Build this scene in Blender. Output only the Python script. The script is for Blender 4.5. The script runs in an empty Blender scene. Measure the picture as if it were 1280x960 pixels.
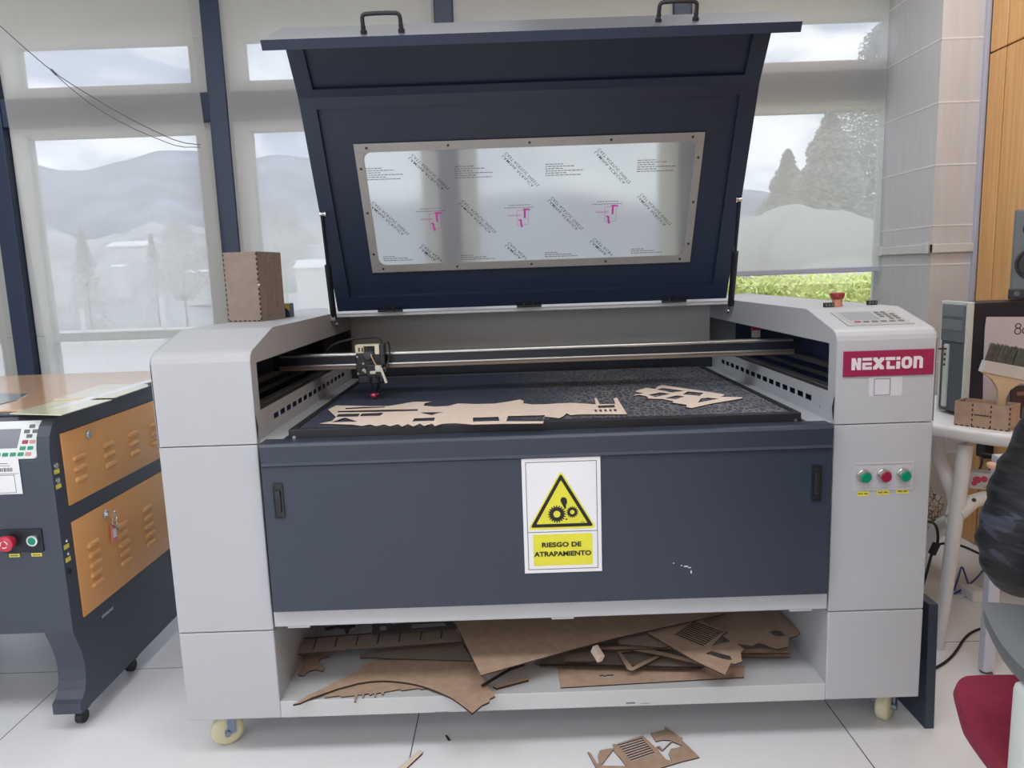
import bpy, bmesh, math, random
from math import pi, sin, cos, radians, sqrt, atan2
from mathutils import Vector, Matrix, geometry
R = random.Random(7)
SC = bpy.context.scene
COL = SC.collection

# ------------------------------------------------------------------ camera (calibrated on the machine)
F_PX = 912.63
CAM = Vector((-0.0725, -1.7041, 1.2129))
_yaw, _pitch, _roll = -0.00194, -0.15014, -0.03415
_f = Vector((sin(_yaw)*cos(_pitch), cos(_yaw)*cos(_pitch), sin(_pitch)))
_r = Vector((cos(_yaw), -sin(_yaw), 0)); _u = _r.cross(_f)
CR = _r*cos(_roll) + _u*sin(_roll); CU = -_r*sin(_roll) + _u*cos(_roll); CF = _f
cam = bpy.data.cameras.new('camera'); cam.sensor_width = 36; cam.lens = F_PX/1280*36; cam.clip_start = .02; cam.clip_end = 5000
cob = bpy.data.objects.new('camera', cam); COL.objects.link(cob)
mw = Matrix.Identity(4)
for i in range(3):
    mw[i][0] = CR[i]; mw[i][1] = CU[i]; mw[i][2] = -CF[i]; mw[i][3] = CAM[i]
cob.matrix_world = mw
SC.camera = cob
def ray(px, py): return CF + CR*((px-640)/F_PX) + CU*((480-py)/F_PX)
def at(px, py, ax, v):
    """point of the plane x|y|z = v seen at this spot of the photograph"""
    d = ray(px, py); i = 'xyz'.index(ax)
    return CAM + d*((v-CAM[i])/d[i])
def onplane(px, py, p, n):
    d = ray(px, py); return CAM + d*((p-CAM).dot(n)/d.dot(n))

# ------------------------------------------------------------------ materials
def lin(c):
    return tuple(((x/255)/12.92 if x/255 <= .04045 else ((x/255+.055)/1.055)**2.4) for x in c)
def newmat(name):
    m = bpy.data.materials.new(name); m.use_nodes = True
    nt = m.node_tree; nt.nodes.clear()
    out = nt.nodes.new('ShaderNodeOutputMaterial')
    return m, nt, out
def M(name, rgb, rough=.5, metal=0, var=.06, scale=8, bump=0, bscale=200, coat=0, spec=.5, emit=0, stretch=None):
    m, nt, out = newmat(name)
    b = nt.nodes.new('ShaderNodeBsdfPrincipled')
    b.inputs['Roughness'].default_value = rough; b.inputs['Metallic'].default_value = metal
    b.inputs['Specular IOR Level'].default_value = spec
    if coat: b.inputs['Coat Weight'].default_value = coat; b.inputs['Coat Roughness'].default_value = .15
    nt.links.new(b.outputs[0], out.inputs[0])
    c = lin(rgb)
    tc = nt.nodes.new('ShaderNodeTexCoord'); n = nt.nodes.new('ShaderNodeTexNoise')
    n.inputs['Scale'].default_value = scale; n.inputs['Detail'].default_value = 4
    src = tc.outputs['Object']
    if stretch:
        mp = nt.nodes.new('ShaderNodeMapping'); mp.inputs['Scale'].default_value = stretch
        nt.links.new(src, mp.inputs[0]); src = mp.outputs[0]
    nt.links.new(src, n.inputs['Vector'])
    rp = nt.nodes.new('ShaderNodeValToRGB')
    rp.color_ramp.elements[0].position = .3; rp.color_ramp.elements[1].position = .7
    rp.color_ramp.elements[0].color = tuple(x*(1-var) for x in c)+(1,)
    rp.color_ramp.elements[1].color = tuple(min(1, x*(1+var)) for x in c)+(1,)
    nt.links.new(n.outputs[0], rp.inputs[0]); nt.links.new(rp.outputs[0], b.inputs['Base Color'])
    if emit:
        nt.links.new(rp.outputs[0], b.inputs['Emission Color']); b.inputs['Emission Strength'].default_value = emit
    if bump:
        n2 = nt.nodes.new('ShaderNodeTexNoise'); n2.inputs['Scale'].default_value = bscale
        bp = nt.nodes.new('ShaderNodeBump'); bp.inputs['Strength'].default_value = bump; bp.inputs['Distance'].default_value = .002
        nt.links.new(src, n2.inputs['Vector']); nt.links.new(n2.outputs[0], bp.inputs['Height']); nt.links.new(bp.outputs[0], b.inputs['Normal'])
    return m

WHITE = M('white_powder_coat', (182, 184, 190), .42, var=.025, scale=3, bump=.05, bscale=500)
WHITE2 = M('white_inner_paint', (192, 193, 196), .5, var=.04, scale=5)
SLATE = M('slate_powder_coat', (48, 57, 73), .36, var=.05, scale=2, bump=.08, bscale=600)
SLATE_SHADED = M('shaded_slate_coat', (29, 41, 64), .42, var=.05, scale=2, bump=.08, bscale=600)  # slate coat, lid's inner shade put into its colour; carton reuses the tone
BLACK = M('black_plastic', (30, 32, 38), .45, var=.1)
DARK = M('dark_anodised', (38, 42, 52), .4, .3, var=.1)
STEEL = M('brushed_steel', (190, 188, 184), .3, .9, var=.08, scale=30, stretch=(1, 20, 20))
CHROME = M('chrome', (215, 218, 225), .15, 1, var=.03)
ALU = M('dull_aluminium_strip', (168, 166, 164), .45, .5, var=.06)
MDF = M('laser_cut_mdf', (176, 149, 129), .75, var=.10, scale=40, bump=.12, bscale=700)
MDFL = M('pale_mdf', (230, 212, 198), .75, var=.05, scale=30)
MDFE = M('charred_edge_and_shade', (52, 38, 30), .8, var=.2, scale=50)  # char on cut edges; the same dark tone paints shade in the slots
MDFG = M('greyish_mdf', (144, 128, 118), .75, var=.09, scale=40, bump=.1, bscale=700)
ORANGE = M('orange_powder_coat', (222, 164, 104), .38, var=.04, scale=3)
GREYM = M('charcoal_powder_coat', (60, 67, 82), .42, var=.05, scale=3, bump=.06, bscale=600)
YELLOW = M('yellow_label', (226, 222, 62), .5, var=.05, scale=20)
YELLOWT = M('yellow_tape', (222, 214, 90), .5, var=.1, scale=40)
PAPER = M('white_paper', (232, 233, 238), .6, var=.02)
INK = M('black_ink', (22, 22, 28), .6, var=.1)
GREYINK = M('grey_ink', (110, 112, 118), .6, var=.1)
PINK = M('magenta_ink', (206, 70, 176), .6, var=.1)
MAROON = M('maroon_badge', (150, 36, 78), .4, var=.04)
RED = M('red_plastic', (196, 52, 76), .35, var=.05)
DRED = M('dark_red_button', (150, 28, 62), .35, var=.05)
GREEN = M('green_button', (0, 136, 104), .35, var=.05)
CREAM = M('cream_nylon', (214, 210, 176), .4, var=.05)
BEIGE = M('beige_bracket', (218, 208, 182), .5, var=.1, scale=30)
SCREEN = M('lcd_screen', (112, 116, 130), .25, var=.05)
TABLEW = M('white_table_plastic', (226, 226, 230), .4, var=.02)
GREYP = M('grey_plastic', (98, 102, 106), .5, var=.05)
LGREY = M('light_grey_plastic', (196, 200, 198), .5, var=.03)
RUBBER = M('black_rubber', (24, 25, 30), .6, var=.1)
REDF = M('red_seat_fabric', (134, 28, 56), .85, var=.08, scale=60, bump=.2, bscale=400)
BLUEC = M('blue_cable', (52, 86, 168), .45, var=.05)
REDC = M('red_cable', (190, 60, 84), .45, var=.05)

def mat_floor():
    m, nt, out = newmat('white_floor_tiles')
    b = nt.nodes.new('ShaderNodeBsdfPrincipled'); nt.links.new(b.outputs[0], out.inputs[0])
    geo = nt.nodes.new('ShaderNodeNewGeometry'); sep = nt.nodes.new('ShaderNodeSeparateXYZ')
    nt.links.new(geo.outputs['Position'], sep.inputs[0])
    def joint(sock, off, period, w):
        a = nt.nodes.new('ShaderNodeMath'); a.operation = 'ADD'; a.inputs[1].default_value = -off + 50*period
        nt.links.new(sock, a.inputs[0])
        d = nt.nodes.new('ShaderNodeMath'); d.operation = 'PINGPONG'; d.inputs[1].default_value = period/2
        nt.links.new(a.outputs[0], d.inputs[0])
        l = nt.nodes.new('ShaderNodeMath'); l.operation = 'LESS_THAN'; l.inputs[1].default_value = w
        nt.links.new(d.outputs[0], l.inputs[0]); return l.outputs[0]
    j1 = joint(sep.outputs['X'], -.369, 1.139, .0016); j2 = joint(sep.outputs['Y'], .478, 1.139, .0016)
    mx = nt.nodes.new('ShaderNodeMath'); mx.operation = 'MAXIMUM'; nt.links.new(j1, mx.inputs[0]); nt.links.new(j2, mx.inputs[1])
    n = nt.nodes.new('ShaderNodeTexNoise'); n.inputs['Scale'].default_value = 1.6; n.inputs['Detail'].default_value = 6
    nt.links.new(geo.outputs['Position'], n.inputs['Vector'])
    rp = nt.nodes.new('ShaderNodeValToRGB'); rp.color_ramp.elements[0].position = .3; rp.color_ramp.elements[1].position = .7
    rp.color_ramp.elements[0].color = lin((236, 236, 240))+(1,); rp.color_ramp.elements[1].color = lin((243, 243, 247))+(1,)
    nt.links.new(n.outputs[0], rp.inputs[0])
    mix = nt.nodes.new('ShaderNodeMixRGB'); mix.inputs[2].default_value = lin((96, 96, 108))+(1,)
    nt.links.new(mx.outputs[0], mix.inputs[0]); nt.links.new(rp.outputs[0], mix.inputs[1]); nt.links.new(mix.outputs[0], b.inputs['Base Color'])
    b.inputs['Roughness'].default_value = .32; b.inputs['Specular IOR Level'].default_value = .4
    return m
def mat_blind():
    m, nt, out = newmat('screen_blind_fabric')
    tr = nt.nodes.new('ShaderNodeBsdfTransparent'); di = nt.nodes.new('ShaderNodeBsdfDiffuse'); tl = nt.nodes.new('ShaderNodeBsdfTranslucent')
    c = lin((234, 233, 229))+(1,)
    di.inputs[0].default_value = c; tl.inputs[0].default_value = lin((238, 237, 234))+(1,)
    tc = nt.nodes.new('ShaderNodeTexCoord'); n = nt.nodes.new('ShaderNodeTexNoise'); n.inputs['Scale'].default_value = 60
    mp = nt.nodes.new('ShaderNodeMapping'); mp.inputs['Scale'].default_value = (1, 1, .12)
    nt.links.new(tc.outputs['Object'], mp.inputs[0]); nt.links.new(mp.outputs[0], n.inputs['Vector'])
    mr = nt.nodes.new('ShaderNodeMapRange'); mr.inputs['To Min'].default_value = .32; mr.inputs['To Max'].default_value = .345
    nt.links.new(n.outputs[0], mr.inputs[0])
    a = nt.nodes.new('ShaderNodeMixShader'); a.inputs[0].default_value = .60
    nt.links.new(di.outputs[0], a.inputs[1]); nt.links.new(tl.outputs[0], a.inputs[2])
    s = nt.nodes.new('ShaderNodeMixShader'); nt.links.new(mr.outputs[0], s.inputs[0])
    nt.links.new(a.outputs[0], s.inputs[1]); nt.links.new(tr.outputs[0], s.inputs[2]); nt.links.new(s.outputs[0], out.inputs[0])
    return m
def mat_film():
    m, nt, out = newmat('protective_film')
    rf = nt.nodes.new('ShaderNodeBsdfRefraction'); rf.inputs['Roughness'].default_value = .3; rf.inputs['IOR'].default_value = 1.12
    rf.inputs[0].default_value = (.97, .98, .99, 1)
    tl = nt.nodes.new('ShaderNodeBsdfTranslucent'); tl.inputs[0].default_value = (.97, .97, .97, 1)
    df = nt.nodes.new('ShaderNodeBsdfPrincipled'); df.inputs['Base Color'].default_value = lin((236, 237, 238))+(1,); df.inputs['Roughness'].default_value = .3
    a = nt.nodes.new('ShaderNodeMixShader'); a.inputs[0].default_value = .3
    nt.links.new(rf.outputs[0], a.inputs[1]); nt.links.new(tl.outputs[0], a.inputs[2])
    b = nt.nodes.new('ShaderNodeMixShader'); b.inputs[0].default_value = .18
    nt.links.new(a.outputs[0], b.inputs[1]); nt.links.new(df.outputs[0], b.inputs[2]); nt.links.new(b.outputs[0], out.inputs[0])
    return m
def mat_glass():
    m, nt, out = newmat('window_glass')
    tr = nt.nodes.new('ShaderNodeBsdfTransparent'); gl = nt.nodes.new('ShaderNodeBsdfGlossy'); gl.inputs['Roughness'].default_value = .02
    tr.inputs[0].default_value = (.96, .98, .98, 1)
    fr = nt.nodes.new('ShaderNodeFresnel'); fr.inputs[0].default_value = 1.35
    s = nt.nodes.new('ShaderNodeMixShader'); nt.links.new(fr.outputs[0], s.inputs[0]); nt.links.new(tr.outputs[0], s.inputs[1]); nt.links.new(gl.outputs[0], s.inputs[2])
    nt.links.new(s.outputs[0], out.inputs[0]); return m
def mat_wood():
    m, nt, out = newmat('beech_wall_panel')
    b = nt.nodes.new('ShaderNodeBsdfPrincipled'); nt.links.new(b.outputs[0], out.inputs[0])
    tc = nt.nodes.new('ShaderNodeTexCoord'); mp = nt.nodes.new('ShaderNodeMapping'); mp.inputs['Scale'].default_value = (60, 60, 2)
    n = nt.nodes.new('ShaderNodeTexNoise'); n.inputs['Scale'].default_value = 1.2; n.inputs['Detail'].default_value = 5
    nt.links.new(tc.outputs['Object'], mp.inputs[0]); nt.links.new(mp.outputs[0], n.inputs['Vector'])
    rp = nt.nodes.new('ShaderNodeValToRGB'); rp.color_ramp.elements[0].position = .3; rp.color_ramp.elements[1].position = .75
    rp.color_ramp.elements[0].color = lin((208, 154, 96))+(1,); rp.color_ramp.elements[1].color = lin((228, 178, 120))+(1,)
    nt.links.new(n.outputs[0], rp.inputs[0]); nt.links.new(rp.outputs[0], b.inputs['Base Color']); b.inputs['Roughness'].default_value = .5
    return m
def mat_honeycomb():
    m, nt, out = newmat('dark_honeycomb_bed')
    b = nt.nodes.new('ShaderNodeBsdfPrincipled'); nt.links.new(b.outputs[0], out.inputs[0])
    geo = nt.nodes.new('ShaderNodeNewGeometry')
    mp = nt.nodes.new('ShaderNodeMapping'); mp.inputs['Scale'].default_value = (70, 34, 1)
    nt.links.new(geo.outputs['Position'], mp.inputs[0])
    v = nt.nodes.new('ShaderNodeTexVoronoi'); v.feature = 'DISTANCE_TO_EDGE'; v.inputs['Scale'].default_value = 1
    nt.links.new(mp.outputs[0], v.inputs['Vector'])
    lt = nt.nodes.new('ShaderNodeMath'); lt.operation = 'LESS_THAN'; lt.inputs[1].default_value = .11; nt.links.new(v.outputs[0], lt.inputs[0])
    n = nt.nodes.new('ShaderNodeTexNoise'); n.inputs['Scale'].default_value = 9; n.inputs['Detail'].default_value = 5
    nt.links.new(geo.outputs['Position'], n.inputs['Vector'])
    # cell lines fade out towards the left, strongest at the right
    sep = nt.nodes.new('ShaderNodeSeparateXYZ'); nt.links.new(geo.outputs['Position'], sep.inputs[0])
    mr = nt.nodes.new('ShaderNodeMapRange'); mr.inputs['From Min'].default_value = -.1; mr.inputs['From Max'].default_value = .35; mr.inputs['To Min'].default_value = .12; mr.inputs['To Max'].default_value = 1.5
    nt.links.new(sep.outputs['X'], mr.inputs[0])
    mul = nt.nodes.new('ShaderNodeMath'); mul.operation = 'MULTIPLY'; mul.use_clamp = True; nt.links.new(lt.outputs[0], mul.inputs[0]); nt.links.new(mr.outputs[0], mul.inputs[1])
    mu2 = nt.nodes.new('ShaderNodeMath'); mu2.operation = 'MULTIPLY'; nt.links.new(mul.outputs[0], mu2.inputs[0]); nt.links.new(n.outputs[0], mu2.inputs[1])
    mix = nt.nodes.new('ShaderNodeMixRGB'); mix.inputs[1].default_value = lin((46, 56, 78))+(1,); mix.inputs[2].default_value = lin((158, 152, 142))+(1,)
    nt.links.new(mu2.outputs[0], mix.inputs[0]); nt.links.new(mix.outputs[0], b.inputs['Base Color']); b.inputs['Roughness'].default_value = .6
    return m
def mat_camo():
    m, nt, out = newmat('dark_camouflage_jacket')
    b = nt.nodes.new('ShaderNodeBsdfPrincipled'); nt.links.new(b.outputs[0], out.inputs[0])
    tc = nt.nodes.new('ShaderNodeTexCoord'); mp = nt.nodes.new('ShaderNodeMapping'); mp.inputs['Scale'].default_value = (9, 9, 22)
    n = nt.nodes.new('ShaderNodeTexNoise'); n.inputs['Scale'].default_value = 1; n.inputs['Detail'].default_value = 3
    nt.links.new(tc.outputs['Object'], mp.inputs[0]); nt.links.new(mp.outputs[0], n.inputs['Vector'])
    rp = nt.nodes.new('ShaderNodeValToRGB'); rp.color_ramp.interpolation = 'CONSTANT'
    rp.color_ramp.elements[0].color = lin((14, 15, 20))+(1,); rp.color_ramp.elements[1].position = .5; rp.color_ramp.elements[1].color = lin((24, 26, 34))+(1,)
    e = rp.color_ramp.elements.new(.6); e.color = lin((54, 58, 71))+(1,)
    nt.links.new(n.outputs[0], rp.inputs[0]); nt.links.new(rp.outputs[0], b.inputs['Base Color']); b.inputs['Roughness'].default_value = .6
    n2 = nt.nodes.new('ShaderNodeTexNoise'); n2.inputs['Scale'].default_value = 1; n2.inputs['Detail'].default_value = 2
    mp2 = nt.nodes.new('ShaderNodeMapping'); mp2.inputs['Scale'].default_value = (8, 8, 34); nt.links.new(tc.outputs['Object'], mp2.inputs[0])
    nt.links.new(mp2.outputs[0], n2.inputs['Vector'])
    bp = nt.nodes.new('ShaderNodeBump'); bp.inputs['Strength'].default_value = .9; bp.inputs['Distance'].default_value = .02
    nt.links.new(n2.outputs[0], bp.inputs['Height']); nt.links.new(bp.outputs[0], b.inputs['Normal'])
    return m
FLOOR = mat_floor(); BLIND = mat_blind(); FILM = mat_film(); GLASS = mat_glass(); WOOD = mat_wood(); HONEY = mat_honeycomb(); CAMO = mat_camo()
SASH = M('grey_aluminium_sash', (186, 188, 186), .5, var=.03)
MULL = M('navy_mullion', (27, 42, 70), .4, var=.04)
WALLW = M('white_wall_paint', (206, 204, 202), .7, var=.02)
CEIL = M('white_ceiling', (232, 232, 230), .8, var=.02)
COLM = M('grey_column_tile', (196, 193, 195), .55, var=.04, scale=4, stretch=(14, 14, 1))
BARM = M('lavender_blind_bar', (176, 176, 194), .4, var=.03)

# ------------------------------------------------------------------ geometry helpers
def box(bm, a, b, bev=0, mat=None, seg=2):
    a, b = Vector(a), Vector(b)
    r = bmesh.ops.create_cube(bm, size=1)
    c, s = (a+b)/2, b-a
    for v in r['verts']: v.co = Vector((v.co.x*s.x, v.co.y*s.y, v.co.z*s.z)) + c
    if bev:
        vs = set(r['verts']); ed = [e for e in bm.edges if e.verts[0] in vs and e.verts[1] in vs]
        r2 = bmesh.ops.bevel(bm, geom=ed, offset=bev, segments=seg, affect='EDGES', profile=.5)
        vs |= set(r2['verts'])
        r['verts'] = [v for v in vs if v.is_valid]
    if mat is not None:
        for v in r['verts']: v.co = mat @ v.co
    return r['verts']
def frame_of(d):
    d = Vector(d).normalized(); a = Vector((0, 0, 1)) if abs(d.z) < .95 else Vector((1, 0, 0))
    x = d.cross(a).normalized(); return x, d.cross(x).normalized(), d
def cyl(bm, p0, p1, r0, r1=None, seg=20, cap=True):
    r1 = r0 if r1 is None else r1
    p0, p1 = Vector(p0), Vector(p1); x, y, d = frame_of(p1-p0)
    A = [bm.verts.new(p0 + (x*cos(t)+y*sin(t))*r0) for t in [2*pi*i/seg for i in range(seg)]]
    B = [bm.verts.new(p1 + (x*cos(t)+y*sin(t))*r1) for t in [2*pi*i/seg for i in range(seg)]]
    for i in range(seg):
        j = (i+1) % seg; bm.faces.new((A[j], A[i], B[i], B[j]))
    if cap: bm.faces.new(A); bm.faces.new(B[::-1])
def lathe(bm, p0, axis, prof, seg=24):
    """prof = [(dist along axis, radius)]"""
    p0 = Vector(p0); x, y, d = frame_of(axis); rings = []
    for h, r in prof:
        rings.append([bm.verts.new(p0 + d*h + (x*cos(2*pi*i/seg)+y*sin(2*pi*i/seg))*max(r, 1e-5)) for i in range(seg)])
    for A, B in zip(rings, rings[1:]):
        for i in range(seg):
            j = (i+1) % seg; bm.faces.new((A[j], A[i], B[i], B[j]))
    bm.faces.new(rings[0]); bm.faces.new(rings[-1][::-1])
def tube(bm, pts, r, seg=10, smooth=0):
    pts = [Vector(p) for p in pts]
    for _ in range(smooth):
        q = [pts[0]]
        for a, b in zip(pts, pts[1:]): q += [a*.75+b*.25, a*.25+b*.75]
        q.append(pts[-1]); pts = q
    rs = r if isinstance(r, (list, tuple)) else [r]*len(pts)
    rings = []; prev = None
    for i, p in enumerate(pts):
        d = (pts[min(i+1, len(pts)-1)] - pts[max(i-1, 0)]).normalized()
        if prev is None: x, y, _ = frame_of(d)
        else:
            x = (prev - d*prev.dot(d)).normalized(); y = d.cross(x)
        prev = x
        rings.append([bm.verts.new(p + (x*cos(2*pi*k/seg)+y*sin(2*pi*k/seg))*rs[i]) for k in range(seg)])
    for A, B in zip(rings, rings[1:]):
        for k in range(seg):
            j = (k+1) % seg; bm.faces.new((A[k], A[j], B[j], B[k]))
    bm.faces.new(rings[0][::-1]); bm.faces.new(rings[-1])
def prism(bm, pts, vec):
    vec = Vector(vec); A = [bm.verts.new(Vector(p)) for p in pts]; B = [bm.verts.new(Vector(p)+vec) for p in pts]
    n = len(A)
    bm.faces.new(A[::-1]); bm.faces.new(B)
    for i in range(n):
        j = (i+1) % n; bm.faces.new((A[i], A[j], B[j], B[i]))
def sheet(bm, loops, o, ax, ay, th):
    """flat sheet with holes: loops in plane coordinates (first outline, then holes), thickness th along ax x ay"""
    o, ax, ay = Vector(o), Vector(ax).normalized(), Vector(ay).normalized(); n = ax.cross(ay)
    V, Ed = [], []
    for L in loops:
        s = len(V); V += [Vector((p[0], p[1])) for p in L]; Ed += [(s+i, s+(i+1) % len(L)) for i in range(len(L))]
    co, ed, fa, ov, oe, of = geometry.delaunay_2d_cdt(V, Ed, [], 1, 1e-6)
    def inside(x, y):
        c = False
        for L in loops:
            for i in range(len(L)):
                x1, y1 = L[i][0], L[i][1]; x2, y2 = L[i-1][0], L[i-1][1]
                if (y1 > y) != (y2 > y) and x < (x2-x1)*(y-y1)/(y2-y1)+x1: c = not c
        return c
    fa = [f for f in fa if inside(sum(co[i][0] for i in f)/len(f), sum(co[i][1] for i in f)/len(f))]
    P = lambda c, h: o + ax*c[0] + ay*c[1] + n*h
    T = [bm.verts.new(P(c, th)) for c in co]; B = [bm.verts.new(P(c, 0)) for c in co]
    cnt = {}
    for f in fa:
        pts = [co[i] for i in f]
        area = sum(pts[i][0]*pts[(i+1) % len(pts)][1]-pts[(i+1) % len(pts)][0]*pts[i][1] for i in range(len(pts)))
        if area < 0: f = f[::-1]
        bm.faces.new([T[i] for i in f]); bm.faces.new([B[i] for i in f][::-1])
        for i in range(len(f)): cnt[(f[i], f[(i+1) % len(f)])] = 1
    for (a, b) in cnt:
        if (b, a) not in cnt: bm.faces.new((T[b], T[a], B[a], B[b]))
    for v in T+B:
        if not v.link_faces: bm.verts.remove(v)
def rect(x0, y0, x1, y1): return [(x0, y0), (x1, y0), (x1, y1), (x0, y1)]
def rrect(x0, y0, x1, y1, r, k=5):
    o = []
    for cx, cy, a0 in ((x1-r, y1-r, 0), (x0+r, y1-r, pi/2), (x0+r, y0+r, pi), (x1-r, y0+r, 1.5*pi)):
        o += [(cx+r*cos(a0+pi/2*i/k), cy+r*sin(a0+pi/2*i/k)) for i in range(k+1)]
    return o
def circ(cx, cy, r, n=20): return [(cx+r*cos(2*pi*i/n), cy+r*sin(2*pi*i/n)) for i in range(n)]
def smooth_loop(pts, it=2):
    for _ in range(it):
        q = []
        for i in range(len(pts)):
            a, b = pts[i], pts[(i+1) % len(pts)]
            q += [(a[0]*.75+b[0]*.25, a[1]*.75+b[1]*.25), (a[0]*.25+b[0]*.75, a[1]*.25+b[1]*.75)]
        pts = q
    return pts
def obj(name, bm, mat, parent=None, sm=False, mat2=None, edge_pick=None):
    """link the bmesh (world coordinates) as ONE object; a child is re-expressed from its parent's base point"""
    me = bpy.data.meshes.new(name)
    base = Vector((0, 0, 0))
    if parent is not None: base = Vector(parent.get('_base', (0, 0, 0)))
    else:
        lo = Vector([min(v.co[i] for v in bm.verts) for i in range(3)]); hi = Vector([max(v.co[i] for v in bm.verts) for i in range(3)])
        base = Vector(((lo.x+hi.x)/2, (lo.y+hi.y)/2, lo.z))
    for v in bm.verts: v.co -= base
    bmesh.ops.recalc_face_normals(bm, faces=bm.faces)
    if edge_pick is not None:
        for f in bm.faces: f.material_index = 1 if edge_pick(f) else 0
    bm.to_mesh(me); bm.free()
    me.materials.append(mat)
    if mat2: me.materials.append(mat2)
    if sm:
        for p in me.polygons: p.use_smooth = True
        me.set_sharp_from_angle(angle=radians(38))
    o = bpy.data.objects.new(name, me); COL.objects.link(o)
    o['_base'] = tuple(base)
    if parent is not None: o.parent = parent
    else: o.location = base
    return o
def thing(name, label, cat, loc, group=None):
    o = bpy.data.objects.new(name, None); COL.objects.link(o); o.location = loc; o.empty_display_size = .1
    o['_base'] = tuple(loc); tag(o, label, cat, group); return o
def tag(o, label, cat, group=None):
    o['label'] = label; o['category'] = cat
    if group: o['group'] = group
    return o
def struct(name, bm, mat, **k):
    o = obj(name, bm, mat, **k); o['kind'] = 'structure'; return o
def BM(): return bmesh.new()
def q(fn, *a, **k):
    bm = BM(); fn(bm, *a, **k); return bm
_txt = {}
def text(bm, s, o, ax, ay, h, th=.0006, width=None, bold=0, mirror=False, center=True, space=1, flip=False):
    key = (s, bold, space)
    if key not in _txt:
        cu = bpy.data.curves.new('t', 'FONT'); cu.body = s; cu.size = 1; cu.offset = bold; cu.space_character = space; cu.resolution_u = 3
        ob = bpy.data.objects.new('t', cu); COL.objects.link(ob)
        dg = bpy.context.evaluated_depsgraph_get(); me = bpy.data.meshes.new_from_object(ob.evaluated_get(dg))
        _txt[key] = ([tuple(v.co) for v in me.vertices], [tuple(p.vertices) for p in me.polygons])
        bpy.data.objects.remove(ob); bpy.data.curves.remove(cu); bpy.data.meshes.remove(me)
    vs, fs = _txt[key]
    x0, x1 = min(v[0] for v in vs), max(v[0] for v in vs); y0, y1 = min(v[1] for v in vs), max(v[1] for v in vs)
    sy = h/(y1-y0); sx = sy if width is None else width/(x1-x0)
    o, ax, ay = Vector(o), Vector(ax).normalized(), Vector(ay).normalized(); n = ax.cross(ay)
    cx, cy = ((x0+x1)/2, (y0+y1)/2) if center else (x0, y0)
    m = -1 if mirror else 1
    if flip: sy = -sy
    W = [bm.verts.new(o + ax*((v[0]-cx)*sx*m) + ay*((v[1]-cy)*sy) + n*th) for v in vs]
    for f in fs:
        try: bm.faces.new([W[i] for i in f])
        except ValueError: pass
exec_parts = []

# ================================================================== THE SETTING
struct('floor', q(box, (-6, -6, -.06), (1.9, 2.0, 0)), FLOOR)
struct('ceiling', q(box, (-6, -6, 2.75), (2.0, 2.0, 2.82)), CEIL)
struct('wall_left', q(box, (-6.1, -6, 0), (-6, 2.0, 2.75)), WALLW)
struct('wall_front', q(box, (-6, -6.1, 0), (2.0, -6, 2.75)), WALLW)
bm = BM(); box(bm, (-6, 1.86, 0), (1.9, 1.96, .05)); box(bm, (-6, 1.86, .05), (-3.55, 1.96, 2.75)); box(bm, (-3.55, 1.875, 2.335), (1.9, 1.96, 2.75))
struct('wall_back', bm, SASH)
MX = [-3.50, -2.445, -1.396, -.334, .756, 1.80]
n = 0
for a, b in zip(MX, MX[1:]):
    n += 1
    x0, x1 = a+.045, b-.045
    if n == 5: x1 = 1.79
    bm = BM(); bo = .082; y0, y1 = 1.872, 1.93
    zz = [(.045, .10, .955, .985), (.985, .995, 1.915, 1.965), (2.085, 2.142, 2.318, 2.34)]
    for (za, zb, zc, zd) in zz:
        box(bm, (x0, y0, za), (x0+bo, y1, zd), .004); box(bm, (x1-bo, y0, za), (x1, y1, zd), .004)
        box(bm, (x0+bo, y0, za), (x1-bo, y1, zb), .004); box(bm, (x0+bo, y0, zc), (x1-bo, y1, zd), .004)
        box(bm, (x0+bo-.008, y0-.006, zb-.008), (x0+bo, y0, zc+.008)); box(bm, (x1-bo, y0-.006, zb-.008), (x1-bo+.008, y0, zc+.008))
    w = struct('window_%d' % n, bm, SASH)
    for (za, zb, zc, zd) in zz:
        obj('pane', q(box, (x0+bo, 1.90, zb), (x1-bo, 1.906, zc)), GLASS, w)
n = 0
for x in MX[:-1]:
    n += 1
    bm = BM(); box(bm, (x-.043, 1.83, .0), (x+.043, 1.95, 2.75), .004)
    nx = MX[MX.index(x)+1]
    box(bm, (x+.043, 1.835, 1.962), (nx-.043, 1.95, 2.088), .003)
    struct('trim_%d' % n, bm, MULL)
# tiled column in the corner, cable trunking round it, strip at the wood wall
bm = BM(); zs = [0, .38, .78, 1.19, 1.35, 1.595, 1.84, 2.085, 2.33, 2.75]
for a, b in zip(zs, zs[1:]): box(bm, (1.69, 1.39, a+.0008), (1.90, 1.87, b-.0008), .0006, seg=1)
struct('wall_column', bm, COLM)
bm = BM()
for z in zs[1:-1]: box(bm, (1.6885, 1.3885, z-.003), (1.8585, 1.39, z+.003)); box(bm, (1.6885, 1.3885, z-.003), (1.69, 1.83, z+.003))
struct('trim_8', bm, M('pale_joint', (222, 221, 222), .6))
bm = BM(); box(bm, (1.675, 1.376, 1.238), (1.868, 1.39, 1.275), .003); box(bm, (1.675, 1.376, 1.238), (1.69, 1.83, 1.275), .003)
for p in ((1.672, 1.40, 1.258), (1.672, 1.79, 1.258)): box(bm, (p[0]-.004, p[1]-.02, p[2]-.022), (p[0]+.004, p[1]+.02, p[2]+.022), .002)
struct('trim_6', bm, WALLW)
struct('trim_7', q(box, (1.858, 1.372, 0), (1.874, 1.39, 2.75), .002), BARM)
struct('wall_right', q(box, (1.888, -6, 0), (1.99, 1.39, 2.75)), M('dark_groove', (70, 48, 34), .8))
bm = BM()
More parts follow.
